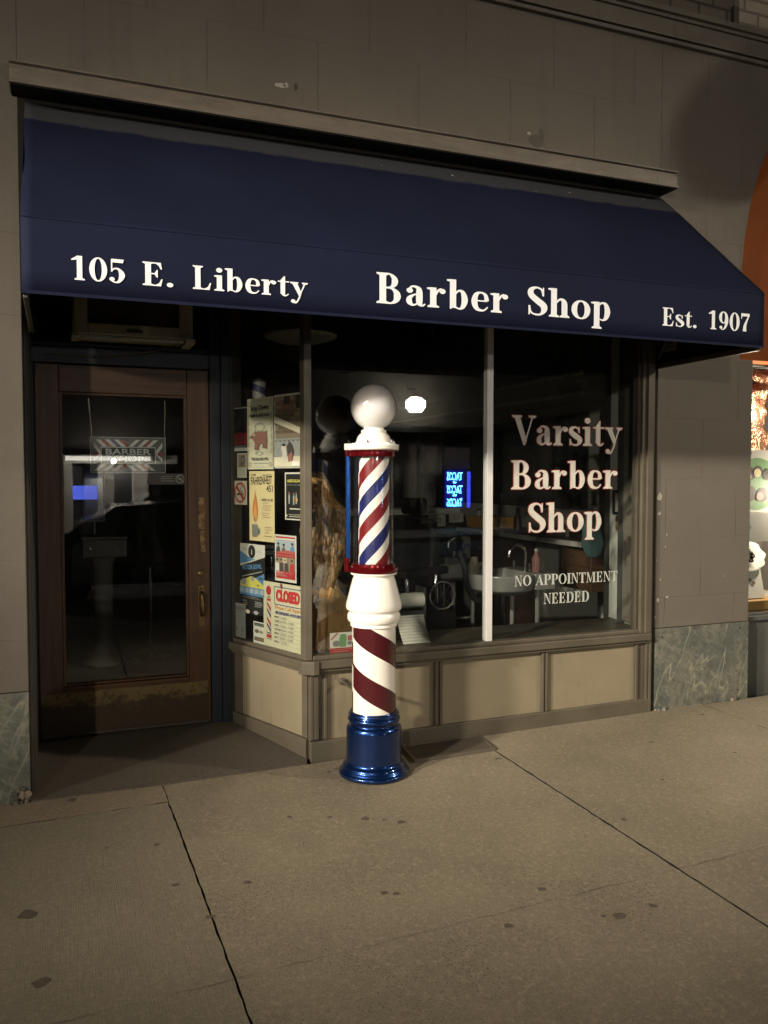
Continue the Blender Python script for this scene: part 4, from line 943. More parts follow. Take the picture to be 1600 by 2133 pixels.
c.done('photo_poster', 'photo poster of an old brick wall, highest beside the corner post', 'poster', PF)
c = rcard(.717, .566, 1.605, 1.852, 'p_white', off=-.011)
c.rect(.06, .09, 1, .975, 'p_black'); c.poly([(.06, .15), (1, .15), (1, .42), (.8, .40), (.5, .43), (.06, .40)], 'p_red'); c.poly([(.12, .5), (.3, .7), (.5, .8), (.62, .6), (.5, .5)], 'p_dark'); c.rect(.06, .07, 1, .09, 'p_grey'); c.text("LIVE", .12, .2, .8, .36, 'p_pig', .02); c.text("TONIGHT", .15, .10, .95, .13, 'p_white')
c.done('concert_poster', 'black and red concert poster by the door side of the angled pane', 'poster', PF)
c = rcard(.670, .575, 1.453, 1.592, 'p_ivory')
c.rect(.1, .42, .92, .95, 'p_tan'); c.ringe(.6, .74, .22, .17, .3, 'p_dark'); c.poly([(.3, .5), (.4, .72), (.6, .6), (.75, .5), (.62, .46)], 'p_brown'); c.lines(.15, .9, [.33, .26, .19, .12], 'p_grey', .02)
c.done('sketch_card', 'small ivory card with a brown sketch above the no smoking sign', 'card', PF)
c = rcard(.711, .573, 1.300, 1.436, 'p_ivory')
c.ringe(.5, .5, .43, .43, .19, 'p_red', 40); c.rect(.24, .40, .68, .47, 'p_black'); c.rect(.70, .40, .76, .47, 'p_dark')
for q in range(7): c.ell(.60+.07*math.sin(q*1.4), .52+q*.04, .028, .028, 'p_mid', 10)
c.poly([(.18, .74), (.26, .82), (.82, .26), (.74, .18)], 'p_red')
c.done('no_smoking_sign', 'square red and ivory no smoking sign in the angled pane', 'sign', PF)
c = rcard(.548, .304, 1.102, 1.490, 'p_cream')
c.text("UAM", .07, .93, .27, .965, 'p_dark', .03); c.lines(.07, .3, [.912, .897], 'p_tan', .005); c.text("BRADBURY'S", .55, .925, .90, .955, 'p_tan', .01, .004)
c.text("FAHRENHEIT", .07, .80, .92, .915, 'p_black', .012, .018); c.text("451", .70, .705, .94, .80, 'p_black', .012)
fl = [(.5+.0, 1.0), (.56, .86), (.66, .72), (.78, .55), (.86, .38), (.84, .22), (.72, .08), (.5, 0), (.28, .06), (.14, .2), (.1, .38), (.18, .55), (.32, .72), (.44, .86)]
c.poly([(.10+x*.30, .26+y*.49) for x, y in fl], 'p_orange'); c.poly([(.155+x*.19, .265+y*.30) for x, y in fl], 'p_amber'); c.poly([(.20+x*.06, .275+y*.09) for x, y in fl], 'p_brown')
c.text("APRIL 25-28", .50, .575, .94, .61, 'p_brown', .02); c.lines(.52, .92, [.545, .505, .475, .445, .40, .37, .34], 'p_tan', .009)
c.poly([(.12, .235), (.33, .24), (.35, .20), (.43, .18), (.44, .12), (.38, .085), (.33, .10), (.33, .06), (.13, .055)], 'p_mid'); c.ell(.39, .14, .02, .014, 'p_black')
for x, y in ((.19, .2), (.22, .14), (.16, .14), (.2, .1), (.26, .1)): c.ell(x, y, .013, .007, 'p_dark', 10)
c.lines(.62, .95, [.20, .165, .125, .075], 'p_tan', .011)
c.done('play_poster', 'cream play poster with a big orange flame above a grey lighter', 'poster', PF)
c = rcard(.206, .012, 1.231, 1.482, 'p_white')
c.rect(.05, .025, .97, .965, 'p_black'); c.text("ABDULSALAM", .10, .79, .95, .855, 'p_yellow', .03); c.text("WITH AL SALAM BAND", .10, .72, .93, .755, 'p_mid', .01)
for x, y in ((.17, .42), (.38, .40), (.5, .42), (.82, .42)): c.poly([(x, y-.08), (x+.06, y-.08), (x+.07, y+.08), (x+.03, y+.16), (x-.01, y+.08)], 'p_grey'); c.ell(x+.03, y+.15, .022, .022, 'p_skin', 10)
c.ell(.55, .42, .05, .04, 'p_amber'); c.poly([(.2, .235), (.3, .25), (.95, .245), (.95, .225), (.25, .222)], 'p_ivory'); c.text("Thursday April 2017 8:00pm", .18, .095, .93, .125, 'p_ivory', .02); c.lines(.18, .9, [.065], 'p_ivory', .012); c.ell(.1, .09, .03, .03, 'p_ivory', 10)
c.done('band_poster', 'black band poster with yellow title, partly behind the corner post', 'poster', PF)
c = rcard(.650, .400, .684, 1.081, 'p_black', off=-.012)
c.poly([(0, .55), (0, 1), (1, 1), (1, .84), (.65, .78)], 'p_white'); c.poly([(0, .72), (0, .89), (.42, .80), (.65, .78), (0, .70)], 'p_blue'); c.poly([(.0, .69), (1, .84), (1, .82), (.0, .66)], 'p_ivory')
c.poly([(0, .45), (0, .67), (1, .83), (1, .63)], 'p_black'); c.ell(.48, .89, .14, .095, 'p_black'); c.rect(.465, .85, .49, .92, 'p_white'); c.lines(.08, .3, [.93, .91], 'p_grey', .006); c.lines(.72, .92, [.91, .895], 'p_grey', .006)
c.text("MOTOR BOWL", .10, .615, .88, .685, 'p_blue', .04, .05); c.poly([(.1, .53), (.9, .635), (.9, .62), (.1, .515)], 'p_grey')
c.poly([(.62, .52), (.98, .60), (1.0, .42), (.9, .43)], 'p_blue'); c.text("FREE", .76, .505, .96, .54, 'p_navy', .03); c.poly([(.02, .38), (.02, .455), (.45, .54), (.62, .525), (1, .42), (1, .37)], 'p_yellow')
c.ell(.16, .45, .11, .045, 'p_grey'); c.ell(.52, .505, .07, .035, 'p_grey'); c.ell(.74, .425, .04, .012, 'p_brown'); c.rect(0, .265, .98, .38, 'p_blue')
for k in range(5): c.rect(.01+k*.2, .30, .17+k*.2, .365, 'p_sky')
c.lines(.12, .9, [.245, .225], 'p_grey', .005); c.text("AMA", .12, .17, .32, .195, 'p_grey', .02); c.lines(.12, .35, [.145, .12, .09], 'p_tan', .011); c.lines(.6, .95, [.185, .165, .145, .12], 'p_grey', .008)
c.ell(.34, .03, .09, .028, 'p_ivory'); c.ell(.68, .035, .08, .03, 'p_grey'); c.rect(.58, .03, .8, .045, 'p_grey')
c.done('raceway_poster', 'black poster with blue motor bowl title and yellow band', 'poster', PF)
c = rcard(.301, .107, .898, 1.148, 'p_white')
c.rect(.05, .06, .95, .965, 'p_red'); c.rect(.05, .89, .95, .93, 'p_white'); c.rect(.05, .60, .95, .885, 'p_sky')
for x, y, m in ((.14, .62, 'p_dark'), (.40, .60, 'p_brown'), (.80, .63, 'p_blue')): c.poly([(x-.08, y), (x+.12, y), (x+.09, y+.12), (x+.05, y+.14), (x-.0, y+.13), (x-.06, y+.1)], m); c.ell(x+.03, y+.17, .045, .04, 'p_skin', 12); c.ell(x+.03, y+.19, .05, .025, 'p_black', 12)
c.poly([(.05, .60), (.95, .60), (.95, .66), (.6, .68), (.3, .645), (.05, .63)], 'p_redsoft'); c.text("PAPER IN THE NEWS", .1, .545, .9, .575, 'p_pink', .03)
c.rect(.05, .22, .95, .52, 'p_tan')
for x, m in ((.12, 'p_white'), (.32, 'p_dark'), (.56, 'p_dark'), (.82, 'p_red')): c.poly([(x-.08, .22), (x+.10, .22), (x+.09, .38), (x+.02, .42), (x-.06, .38)], m); c.ell(x+.01, .44, .04, .035, 'p_skin', 12); c.ell(x+.01, .465, .045, .02, 'p_black', 12)
c.ringe(.5, .46, .1, .05, .35, 'p_ivory'); c.text("COMING SOON", .08, .185, .45, .205, 'p_white', .03); c.text("MAY 9TH", .55, .185, .9, .205, 'p_pink', .03); c.lines(.07, .66, [.16, .145, .13, .115], 'p_pink', .006); c.ringe(.78, .12, .07, .04, .2, 'p_redsoft')
c.done('film_poster', 'red and white film poster with several people above the closed sign', 'poster', PF)
c = rcard(.411, .041, .529, .886, 'p_cream', off=-.0085)
MATS['p_cream2'] = flat('p_cream2', (.60, .565, .40))
c.b.mats[0] = 'p_cream2'
c.ell(.135, .86, .065, .075, 'p_red', 30); c.rect(.11, .765, .175, .776, 'p_black'); c.rect(.08, .745, .20, .753, 'p_black'); c.rect(.09, .70, .19, .735, 'p_red')
for y, m in ((.56, 'p_red'), (.46, 'p_navy'), (.33, 'p_red'), (.235, 'p_navy')): c.poly([(.095, y+.13), (.095, y+.08) if m == 'p_red' else (.095, y+.09), (.19, y-.03), (.19, y+.03)], m)
c.rect(.09, .195, .20, .212, 'p_navy'); c.rect(.085, .13, .205, .185, 'p_red'); c.rect(.085, .108, .205, .118, 'p_navy'); c.rect(.09, .20, .095, .7, 'p_tan'); c.rect(.19, .20, .195, .7, 'p_tan')
c.box(.29, .665, .95, .945, .008, .012, 'p_navy'); c.text("CLOSED", .332, .72, .908, .905, 'p_red', .06)
c.text("Please Call Again!", .305, .585, .95, .655, 'p_orange', .0); c.text("BUSINESS HOURS", .32, .525, .945, .572, 'p_navy', .025)
for k, (d_, h_) in enumerate((("MON.", "CLOSED"), ("TUES.", "10:00 - 6:00"), ("WED.", "10:00 - 6:00"), ("THURS.", "10:00 - 6:00"), ("FRI.", "10:00 - 6:00"), ("SAT.", "8:00 - 3:00"), ("SUN.", "CLOSED"))):
    y = .468-k*.062; c.text(d_, .295, y, .295+.022*len(d_)+.02, y+.026, 'p_dark', .02); c.text(h_, .44, y-.003, .44+.027*len(h_), y+.029, 'p_mid', -.004); c.rect(.29, y-.017, .955, y-.0145, 'p_mid')
c.poly([(.455, .925), (.49, .925), (.485, 1.005), (.45, 1.0)], 'p_pig')
c.done('closed_sign', 'cream closed sign with barber pole picture and handwritten business hours', 'sign', PF)
c = rcard(.720, .597, .535, .732, 'p_grey')
c.rect(.08, .80, .92, .90, 'p_mid'); c.text("NOTICE", .2, .70, .8, .78, 'p_mid', .02); c.lines(.12, .9, [.64, .59, .54, .49, .44], 'p_mid', .012)
for x in (.2, .65): c.rect(x, .17, x+.16, .32, 'p_mid'); c.rect(x, .09, x+.2, .12, 'p_mid')
c.done('notice_sheet', 'grey printed notice sheet lowest by the door in the angled pane', 'notice', PF)
c = rcard(.516, .409, .526, .648, 'p_white', off=-.0105)
c.rect(.08, .80, 1, .94, 'p_black'); c.text("RECORDS", .14, .83, .9, .90, 'p_grey', .02); c.ell(.32, .56, .2, .09, 'p_brown'); c.ell(.72, .55, .16, .07, 'p_tan'); c.rect(.08, .12, 1, .30, 'p_brown'); c.lines(.15, .9, [.2], 'p_tan', .03)
c.done('ticket_card', 'small white card with dark bands tucked beside the closed sign', 'card', PF)
c = Card(frame((1.316, .034, .524), (1, -.0, 0), (0, 0, 1), (0, -1, 0)), .133, .116, 'p_white')
c.rect(.0, .0, 1, .30, 'p_red'); c.poly([(.03, .72), (.28, .98), (.36, .98), (.06, .66)], 'p_redsoft'); c.poly([(.4, .34), (.38, .7), (.44, .92), (.66, .92), (.7, .7), (.66, .34)], 'p_green'); c.ell(.26, .5, .15, .14, 'p_mid'); c.ell(.82, .5, .1, .1, 'p_mid'); c.rect(.74, .62, .92, .84, 'p_redsoft')
c.text("Ann Arbor Art Fair", .13, .20, .95, .27, 'p_pink', .02); c.lines(.1, .9, [.12, .05], 'p_pink', .03)
c.done('event_card', 'red and white event card standing at the foot of the front glass', 'card')

# ================================================================== carved wooden bird on a stump
def feathers():
    m, nt, b = newmat('carved_feathers'); v = coords(nt, world=True)
    mp = N(nt, 'ShaderNodeMapping'); mp.inputs['Scale'].default_value = (62, 62, 21); mp.inputs['Rotation'].default_value = (0, .55, 0); LK(nt, v, mp.inputs[0])
    vo = N(nt, 'ShaderNodeTexVoronoi', i_Scale=1.0); LK(nt, mp.outputs[0], vo.inputs['Vector'])
    sep = N(nt, 'ShaderNodeSeparateXYZ'); LK(nt, v, sep.inputs[0])
    g = N(nt, 'ShaderNodeMapRange', i_From_Min=1.26, i_From_Max=1.34)
    LK(nt, math_(nt, 'ADD', sep.outputs[2], math_(nt, 'MULTIPLY', math_(nt, 'SUBTRACT', noise(nt, v, 22, 4), .5), .08)), g.inputs[0])
    dk = ramp(nt, vo.outputs['Distance'], [(.1, (.34, .20, .085)), (.45, (.20, .115, .05)), (.8, (.06, .034, .017))])
    hd = ramp(nt, noise(nt, v, 55, 5, .7), [(.3, (.20, .09, .025)), (.5, (.55, .29, .08)), (.7, (.70, .42, .14))])
    c = mixc(nt, g.outputs[0], dk, hd)
    low = N(nt, 'ShaderNodeMapRange', i_From_Min=1.02, i_From_Max=.9, i_To_Max=.7); LK(nt, sep.outputs[2], low.inputs[0])
    c = mixc(nt, math_(nt, 'MULTIPLY', low.outputs[0], noise(nt, v, 18, 4)), c, (.45, .27, .1))
    LK(nt, c, b.inputs['Base Color']); b.inputs['Roughness'].default_value = .42
    bump(nt, b, math_(nt, 'ADD', math_(nt, 'MULTIPLY', vo.outputs['Distance'], -1), math_(nt, 'MULTIPLY', noise(nt, v, 60, 4), .4)), 1.0, .012)
feathers()
bird = thing('bird_carving', 'carved wooden bird of prey on a pale stump inside the window corner', 'sculpture', (1.36, .30, .513))
def loft(mb, secs, m, n=28, lump=.0, ls=20):
    rs = []
    for cx, cy, z, rx, ry in secs:
        ring = []
        for k in range(n):
            a = 2*math.pi*k/n; p = Vector((cx+rx*math.cos(a), cy+ry*math.sin(a), z)); q = 1+lump*mno.noise(p*ls)
            ring.append((cx+rx*q*math.cos(a), cy+ry*q*math.sin(a), z))
        rs.append(ring)
    mb.rings(rs, m, True)
def secs(pts, k=7): return catmull(pts, k)
m_ = MB(); loft(m_, secs([(1.318, .30, 1.487, .018, .018), (1.325, .30, 1.475, .045, .045), (1.335, .30, 1.43, .062, .062), (1.350, .30, 1.37, .070, .07), (1.362, .30, 1.32, .080, .08), (1.365, .31, 1.22, .098, .10), (1.36, .32, 1.08, .10, .105), (1.355, .32, .96, .09, .09), (1.352, .32, .87, .062, .07), (1.35, .31, .78, .045, .04), (1.35, .30, .70, .034, .03)]), 'carved_feathers', 30, .10, 30)
m_.rings([[(1.30+.02*q*math.cos(a), .245-d, 1.43-h+.02*q*math.sin(a)) for a in [2*math.pi*k/10 for k in range(10)]] for q, d, h in ((1, 0, 0), (.9, .02, .004), (.55, .045, .018), (.15, .055, .04))], 'carved_wood')
obj('body', m_, bird)
for sx in (-1, 1):
    m_ = MB(); loft(m_, secs([(1.362+sx*.045, .275, 1.325, .03, .04), (1.362+sx*.068, .265, 1.27, .052, .07), (1.36+sx*.078, .26, 1.16, .058, .075), (1.358+sx*.07, .26, 1.04, .05, .068), (1.355+sx*.052, .265, .93, .036, .05), (1.352+sx*.03, .27, .83, .02, .03), (1.35+sx*.018, .275, .77, .006, .012)]), 'carved_feathers', 24, .12, 34)
    obj('wing', m_, bird)
m_ = MB(); random.seed(9)
loft(m_, secs([(1.415, .33, .514, .135, .12), (1.41, .33, .58, .128, .115), (1.405, .33, .70, .108, .10), (1.40, .34, .82, .080, .085), (1.40, .35, .89, .055, .06), (1.40, .35, .905, .03, .03)]), 'carved_wood', 16, .16, 9)
for x0, x1, xt, y in ((1.285, 1.345, 1.345, .215), (1.352, 1.43, 1.395, .205), (1.437, 1.53, 1.43, .225)):
    m_.prism([(x0, .514), (x1, .514), (xt+.03, .80+random.random()*.08), (xt-.02, .86), (xt-.035, .80)], lambda a, b_, d: (a, y+.04-d, b_), .0, .045, 'carved_wood')
obj('stump', m_, bird, bevel=.004)
m_ = MB(); m_.prism([(1.375, .72), (1.44, .70), (1.46, .86), (1.40, .91)], lambda a, b_, d: (a, .185-d, b_), 0, .0008, 'clear_plastic'); m_.tube([(1.405, .183, .90), (1.385, .183, .80), (1.372, .183, .74)], .0016, 'chrome', 6); obj('plastic_wrap', m_, bird)

# ================================================================== furnishings seen through the glass
hp_ = thing('small_barber_pole', 'small striped barber pole hanging behind the angled pane near the door', 'barber pole', (1.04, .62, 1.85))
helix('small_stripes', [(0, (.17, .03, .03)), (.25, (.35, .34, .32)), (.5, (.03, .035, .14)), (.75, (.35, .34, .32))], .16, -.2, 0, .4, .2)
pp = A + UD*.577 + NO*(-.10); c0 = (pp.x, pp.y, 0)
m_ = MB(); m_.lathe([(.038, 1.865), (.038, 2.0)], c0, 'small_stripes', 32); obj('drum', m_, hp_)
m_ = MB(); m_.lathe([(.03, 1.73), (.041, 1.74), (.041, 1.862), (.036, 1.865)], c0, 'sign_blue', 32, False); obj('end_cap', m_, hp_); m_ = MB(); m_.lathe([(.042, 1.996), (.042, 2.01), (.02, 2.02)], c0, 'sign_dark', 32); obj('end_cap', m_, hp_)
cl = thing('ceiling_lamp', 'shallow round unlit ceiling lamp hanging in the dark shop', 'lamp', (1.75, 2.0, 2.45))
m_ = MB(); m_.lathe([(.0, 0), (.16, .012), (.24, .04), (.25, .055), (.06, .09), (.03, .10)], (1.55, 1.4, 2.36), 'room_wall', 40); obj('bowl', m_, cl)
m_ = MB(); m_.tube([(1.55, 1.4, 2.46), (1.55, 1.4, 2.9)], .01, 'chrome', 8); obj('stem', m_, cl)
flat('enamel', (.33, .325, .30), .25); flat('dark_leather', (.02, .02, .02), .35); flat('cloth_teal', (.055, .115, .115), .85); flat('paper', (.42, .41, .36), .6); flat('mirror_grey', (.06, .07, .065), .1)
ct = thing('wall_counter', 'long dark wooden counter with drawers along the right shop wall', 'counter', (3.55, 2, .9))
m_ = MB(); m_.box(3.30, 3.818, .63, 4.2, .985, 1.02, 'counter_wood'); m_.box(3.285, 3.2995, .63, 4.2, .98, 1.016, 'room_panel'); obj('top', m_, ct, bevel=.004)
m_ = MB(); m_.box(3.42, 3.818, .70, 1.06, .66, .984, 'counter_wood'); obj('cabinet', m_, ct, bevel=.004); m_ = MB(); m_.box(3.42, 3.818, 2.05, 2.5, .05, .984, 'counter_wood'); obj('cabinet', m_, ct, bevel=.004)
for y0, y1, z0, z1 in ((.715, 1.045, .83, .96), (.715, 1.045, .68, .815), (2.07, 2.48, .70, .96)):
    m_ = MB(); m_.box(3.408, 3.4195, y0, y1, z0, z1, 'counter_wood'); m_.lathe([(.012, 0), (.012, .01), (.0, .014)], (3.402, (y0+y1)/2, (z0+z1)/2), 'chrome', 12); obj('drawer', m_, ct, bevel=.003)
hc = thing('wall_cabinet', 'pale upper wall cabinet above the counter mirror', 'cabinet', (3.6, 2, 2.1))
m_ = MB(); m_.box(3.34, 3.818, .70, 4.4, 2.03, 2.17, 'room_panel'); obj('body', m_, hc, bevel=.006)
m_ = MB(); m_.box(3.32, 3.3395, .70, 4.4, 2.02, 2.04, 'room_wall'); m_.box(3.32, 3.3395, .70, 4.4, 2.16, 2.18, 'room_wall'); obj('trim', m_, hc)
m_ = MB(); m_.box(3.805, 3.8185, 1.3, 3.9, 1.2, 1.95, 'mirror_grey'); tag(obj('wall_mirror', m_), 'dim wide wall mirror above the wooden counter', 'mirror')
def sink(xx, y, lab):
    s = thing('wash_basin', lab, 'sink', (xx, y, .04), 'wash basins along the right wall'); 
    m_ = MB(); C0 = (xx, y, 0)
    m_.lathe([(.05, .64), (.17, .655), (.225, .69), (.242, .75), (.245, .79), (.238, .798), (.22, .79), (.19, .72), (.10, .69), (.02, .685)], C0, 'enamel', 40, False, 1.18); m_.box(xx+.14, xx+.30, y-.24, y+.24, .69, .80, 'enamel'); obj('bowl', m_, s, bevel=.008)
    m_ = MB(); m_.tube(catmull([(xx+.2, y, .80), (xx+.2, y, .94), (xx+.14, y, .98), (xx+.08, y, .95), (xx+.07, y, .90)], 6), .012, 'chrome', 10); m_.tube([(xx+.17, y-.1, .80), (xx+.17, y-.1, .86)], .014, 'chrome', 8); m_.tube([(xx+.17, y+.1, .80), (xx+.17, y+.1, .86)], .014, 'chrome', 8); obj('tap', m_, s)
    m_ = MB(); m_.tube([(xx+.02, y, .65), (xx+.02, y, .40), (xx+.06, y, .33), (xx+.25, y, .33), (xx+.30, y, .4)], .02, 'chrome', 10); m_.tube([(xx+.2, y-.17, .06), (xx+.2, y-.17, .69)], .016, 'room_panel', 8); m_.tube([(xx+.2, y+.17, .06), (xx+.2, y+.17, .69)], .016, 'room_panel', 8); obj('drain_pipe', m_, s)
    return s
sink(2.86, .98, 'white wash basin nearest the front window on the right'); sink(2.80, 1.82, 'white wash basin deeper in the shop behind the first')
m_ = MB(); random.seed(4)
tw = []
for i in range(15):
    t = i/14; ring = []
    for k in range(20):
        a = 2*math.pi*k/20; rx = .02+.085*t**.6*(1 if t < .72 else max(.15, 1-(t-.72)*2.6)); q = 1+.3*mno.noise(Vector((math.cos(a)*2.2, math.sin(a)*2.2, t*1.6+4)))
        ring.append((3.34+rx*q*math.cos(a)+.03*t, .60+rx*.55*q*math.sin(a), 1.25-.34*t))
    tw.append(ring)
m_.rings(tw, 'cloth_teal'); tag(obj('towel', m_, subsurf=1), 'teal towel hanging at the near end of the counter', 'towel')
pf = thing('picture_frame', 'small black framed picture on the pale wall right of the lettering', 'picture', (3.43, .42, 1.27))
m_ = MB(); Fp = frame((3.4395, .475, 1.215), (-0, -1, 0), (0, 0, 1), (-1, 0, 0)); 
for a in ((-.005, .125, -.005, .012), (-.005, .125, .138, .155), (-.005, .012, .0121, .1379), (.108, .125, .0121, .1379)): m_.fbox(Fp, *a, 0, .014, 'sign_dark')
obj('frame', m_, pf, bevel=.001)
m_ = MB(); m_.fbox(Fp, .0121, .1079, .0121, .1379, 0, .004, 'paper'); obj('picture', m_, pf)
sp = thing('light_switch', 'dull brass light switch plate below the framed picture', 'switch', (3.43, .45, 1.15))
m_ = MB(); m_.fbox(Fp, .02, .06, -.11, -.015, 0, .005, 'worn_patch'); obj('plate', m_, sp, bevel=.001)
m_ = MB(); m_.fbox(Fp, .036, .044, -.068, -.055, .005, .014, 'paper'); obj('toggle', m_, sp)
# counter top clutter
random.seed(12)
def bottle(x, y, h, r, m, lab, cap='sign_dark', z=1.0205):
    b_ = thing('bottle', lab, 'bottle', (x, y, z), 'bottles on the barber counter')
    mb = MB(); mb.lathe([(r*.95, 0), (r, .01), (r, h*.6), (r*.4, h*.75), (r*.35, h*.9)], (x, y, z), m, 20); obj('body', mb, b_)
    mb = MB(); mb.lathe([(r*.42, h*.9), (r*.42, h), (.0, h+.002)], (x, y, z), cap, 16); obj('cap', mb, b_)
bottle(3.42, 1.95, .30, .035, 'cylinder_glass', 'tall clear bottle on the counter behind the letter S'); bottle(3.50, 1.82, .18, .03, 'counter_wood', 'short brown bottle on the counter beside the clear one'); bottle(3.40, 2.3, .16, .04, 'paper', 'pale round jar shaped bottle on the far counter'); bottle(3.08, .86, .16, .03, 'p_pink', 'pink soap bottle standing on the wash basin rim', 'p_white', .80)
m_ = MB(); m_.box(3.45, 3.58, 1.05, 1.28, 1.0205, 1.11, 'paper'); m_.prism([(3.48, 1.13), (3.54, 1.12), (3.53, 1.20), (3.49, 1.19)], lambda a, b_, d: (a, b_, d), 1.11, 1.15, 'p_white'); tag(obj('tissue_box', m_, bevel=.006), 'pale tissue box on the counter behind the window lettering', 'box')
m_ = MB(); m_.box(3.42, 3.56, .78, .98, 1.0205, 1.07, 'dark_leather'); tag(obj('clipper_case', m_, bevel=.02), 'dark rounded clipper case on the near counter end', 'case')
m_ = MB(); m_.box(3.34, 3.60, 2.05, 2.42, 1.0205, 1.12, 'p_amber'); tag(obj('cardboard_box', m_, bevel=.005), 'open amber box on the counter left of the letter S', 'box')
# barber chairs
def chair(x, y, rz, lab, src=None):
    if src: return dup(src, (x, y, .04), lab, 'barber chairs', rz)
    t = thing('barber_chair', lab, 'barber chair', (0, 0, 0), 'barber chairs')
    mb = MB(); mb.lathe([(.30, 0), (.30, .03), (.12, .06), (.085, .08), (.085, .40), (.13, .42)], (0, 0, 0), 'chrome', 40); obj('base', mb, t)
    mb = MB(); mb.box(-.27, .27, -.27, .27, .43, .56, 'dark_leather'); obj('seat', mb, t, bevel=.05)
    mb = MB(); mb.rings([[(x_, .24+.10*(z-.6)+dy, z) for x_, dy in ((-w_, -.05), (w_, -.05), (w_, .05), (-w_, .05))] for z, w_ in ((.58, .25), (.8, .26), (1.0, .25), (1.1, .2))], 'dark_leather', False); obj('backrest', mb, t, bevel=.03)
    mb = MB(); mb.rings([[(x_, .32+dy, z) for x_, dy in ((-.11, -.04), (.11, -.04), (.11, .04), (-.11, .04))] for z in (1.13, 1.26)], 'dark_leather', False); obj('headrest', mb, t, bevel=.03)
    for s in (-1, 1):
        mb = MB(); mb.box(s*.32-.04, s*.32+.04, -.26, .24, .72, .77, 'dark_leather'); mb.tube([(s*.32, .15, .5), (s*.32, .15, .72)], .02, 'chrome', 8); mb.tube([(s*.32, -.2, .5), (s*.32, -.2, .72)], .02, 'chrome', 8); obj('armrest', mb, t, bevel=.01)
    mb = MB(); mb.box(-.2, .2, -.62, -.5, .16, .19, 'chrome'); mb.tube([(-.15, -.25, .45), (-.15, -.55, .19)], .015, 'chrome', 8); mb.tube([(.15, -.25, .45), (.15, -.55, .19)], .015, 'chrome', 8); obj('footrest', mb, t, bevel=.005)
    t.location = (x, y, .04); t['_loc'] = (x, y, .04); t.rotation_euler = (0, 0, rz); return t
ch1 = chair(2.25, 1.55, R(-60), 'dark barber chair nearest the front window')
chair(2.0, 3.4, R(-110), 'dark barber chair in the middle of the shop', ch1); chair(2.35, 4.5, R(-100), 'dark barber chair farthest back in the shop', ch1)
dk_ = thing('front_desk', 'low dark desk with papers behind the main window', 'desk', (2.3, 1.0, .9))
m_ = MB(); m_.box(1.55, 1.9, 1.25, 1.75, .05, .70, 'dark_leather'); m_.box(1.52, 1.93, 1.22, 1.78, .701, .73, 'counter_wood'); obj('body', m_, dk_, bevel=.006)
m_ = MB(); m_.box(1.57, 1.88, 1.232, 1.249, .50, .65, 'room_panel'); obj('drawer', m_, dk_, bevel=.003)
m_ = MB(); m_.box(1.57, 1.88, 1.232, 1.249, .20, .42, 'room_panel'); obj('drawer', m_, dk_, bevel=.003)
for px, py, pz_, w_, h_, lab in ((2.99, 2.46, 1.02, .165, .115, 'white paper sheet with a sketch leaning on the back counter'), (3.19, 2.46, 1.055, .14, .08, 'small white sheet beside the sketch on the back counter')):
    c = Card(frame((px, py, pz_), (1, 0, .03), (0, 0, 1), (0, -1, 0)), w_, h_, 'paper'); c.ringe(.5, .5, .25, .2, .3, 'p_mid'); c.lines(.2, .8, [.75, .25], 'p_grey', .03); c.done('paper_sheet', lab, 'paper')
bc = thing('back_counter', 'low dark partition counter across the back of the room', 'counter', (2.2, 3.5, .5))
m_ = MB(); m_.box(2.2, 3.28, 2.5, 2.8, .05, 1.13, 'dark_leather'); obj('body', m_, bc, bevel=.005)
m_ = MB(); m_.box(2.22, 3.26, 2.485, 2.4995, .87, 1.02, 'room_dark')
for k in range(34):
    for q in range(4): m_.lathe([(.009, 0), (.005, .004), (0, .005)], (2.24+k*.03+(q % 2)*.015, 2.482, .89+q*.036), 'chrome', 6, False)
obj('studded_panel', m_, bc)
m_ = MB(); m_.box(2.15, 3.29, 2.44, 2.86, 1.131, 1.185, 'room_wall'); obj('top', m_, bc, bevel=.01)
# small things near the window
pr_ = thing('paper_roll', 'grey paper roll on a dark holder behind the striped column', 'paper roll', (1.9, .36, .513))
m_ = MB(); m_.lathe([(.0, -.09), (.045, -.09), (.045, .09), (.0, .09)], (0, 0, 0), 'room_panel', 24); m_.v = [(1.90+z, .36+x, .735+y) for x, y, z in m_.v]; obj('roll', m_, pr_)
m_ = MB(); m_.box(1.80, 2.0, .32, .46, .5135, .675, 'dark_leather'); m_.box(1.80, 1.81, .32, .46, .676, .81, 'dark_leather'); m_.box(1.99, 2.0, .32, .46, .676, .81, 'dark_leather'); obj('holder', m_, pr_, bevel=.004)
m_ = MB(); n = 10
for k in range(n): m_.add([(x, .29-.10*(j/n)**1.5, .66-.145*(j/n)) for j in (k, k+1) for x in (1.80, 1.97)], [(0, 1, 3, 2)], 'paper', True)
tag(obj('leaflet', m_, solid=.001), 'white leaflet curling down onto the window shelf behind the column', 'leaflet')
kt = thing('tool_cart', 'small dark cart with a thin spoked wheel behind the main window', 'cart', (2.48, 1.1, .05))
m_ = MB(); m_.tube([(2.478+.095*math.cos(2*math.pi*k/40), 1.1, .635+.095*math.sin(2*math.pi*k/40)) for k in range(40)], .006, 'room_panel', 8, True)
for k in range(7): a = k*.9; m_.tube([(2.478, 1.1, .635), (2.478+.092*math.cos(a), 1.1, .635+.092*math.sin(a))], .0025, 'chrome', 5)
obj('wheel', m_, kt)
m_ = MB(); m_.tube(catmull([(2.56, 1.02, .95), (2.60, 1.0, .82), (2.62, 1.0, .70), (2.70, 1.0, .60), (2.78, 1.0, .66), (2.80, 1.02, .80)], 7), .022, 'dark_leather', 10); m_.box(2.36, 2.60, 1.14, 1.4, .10, .52, 'dark_leather'); obj('frame', m_, kt, bevel=.005)
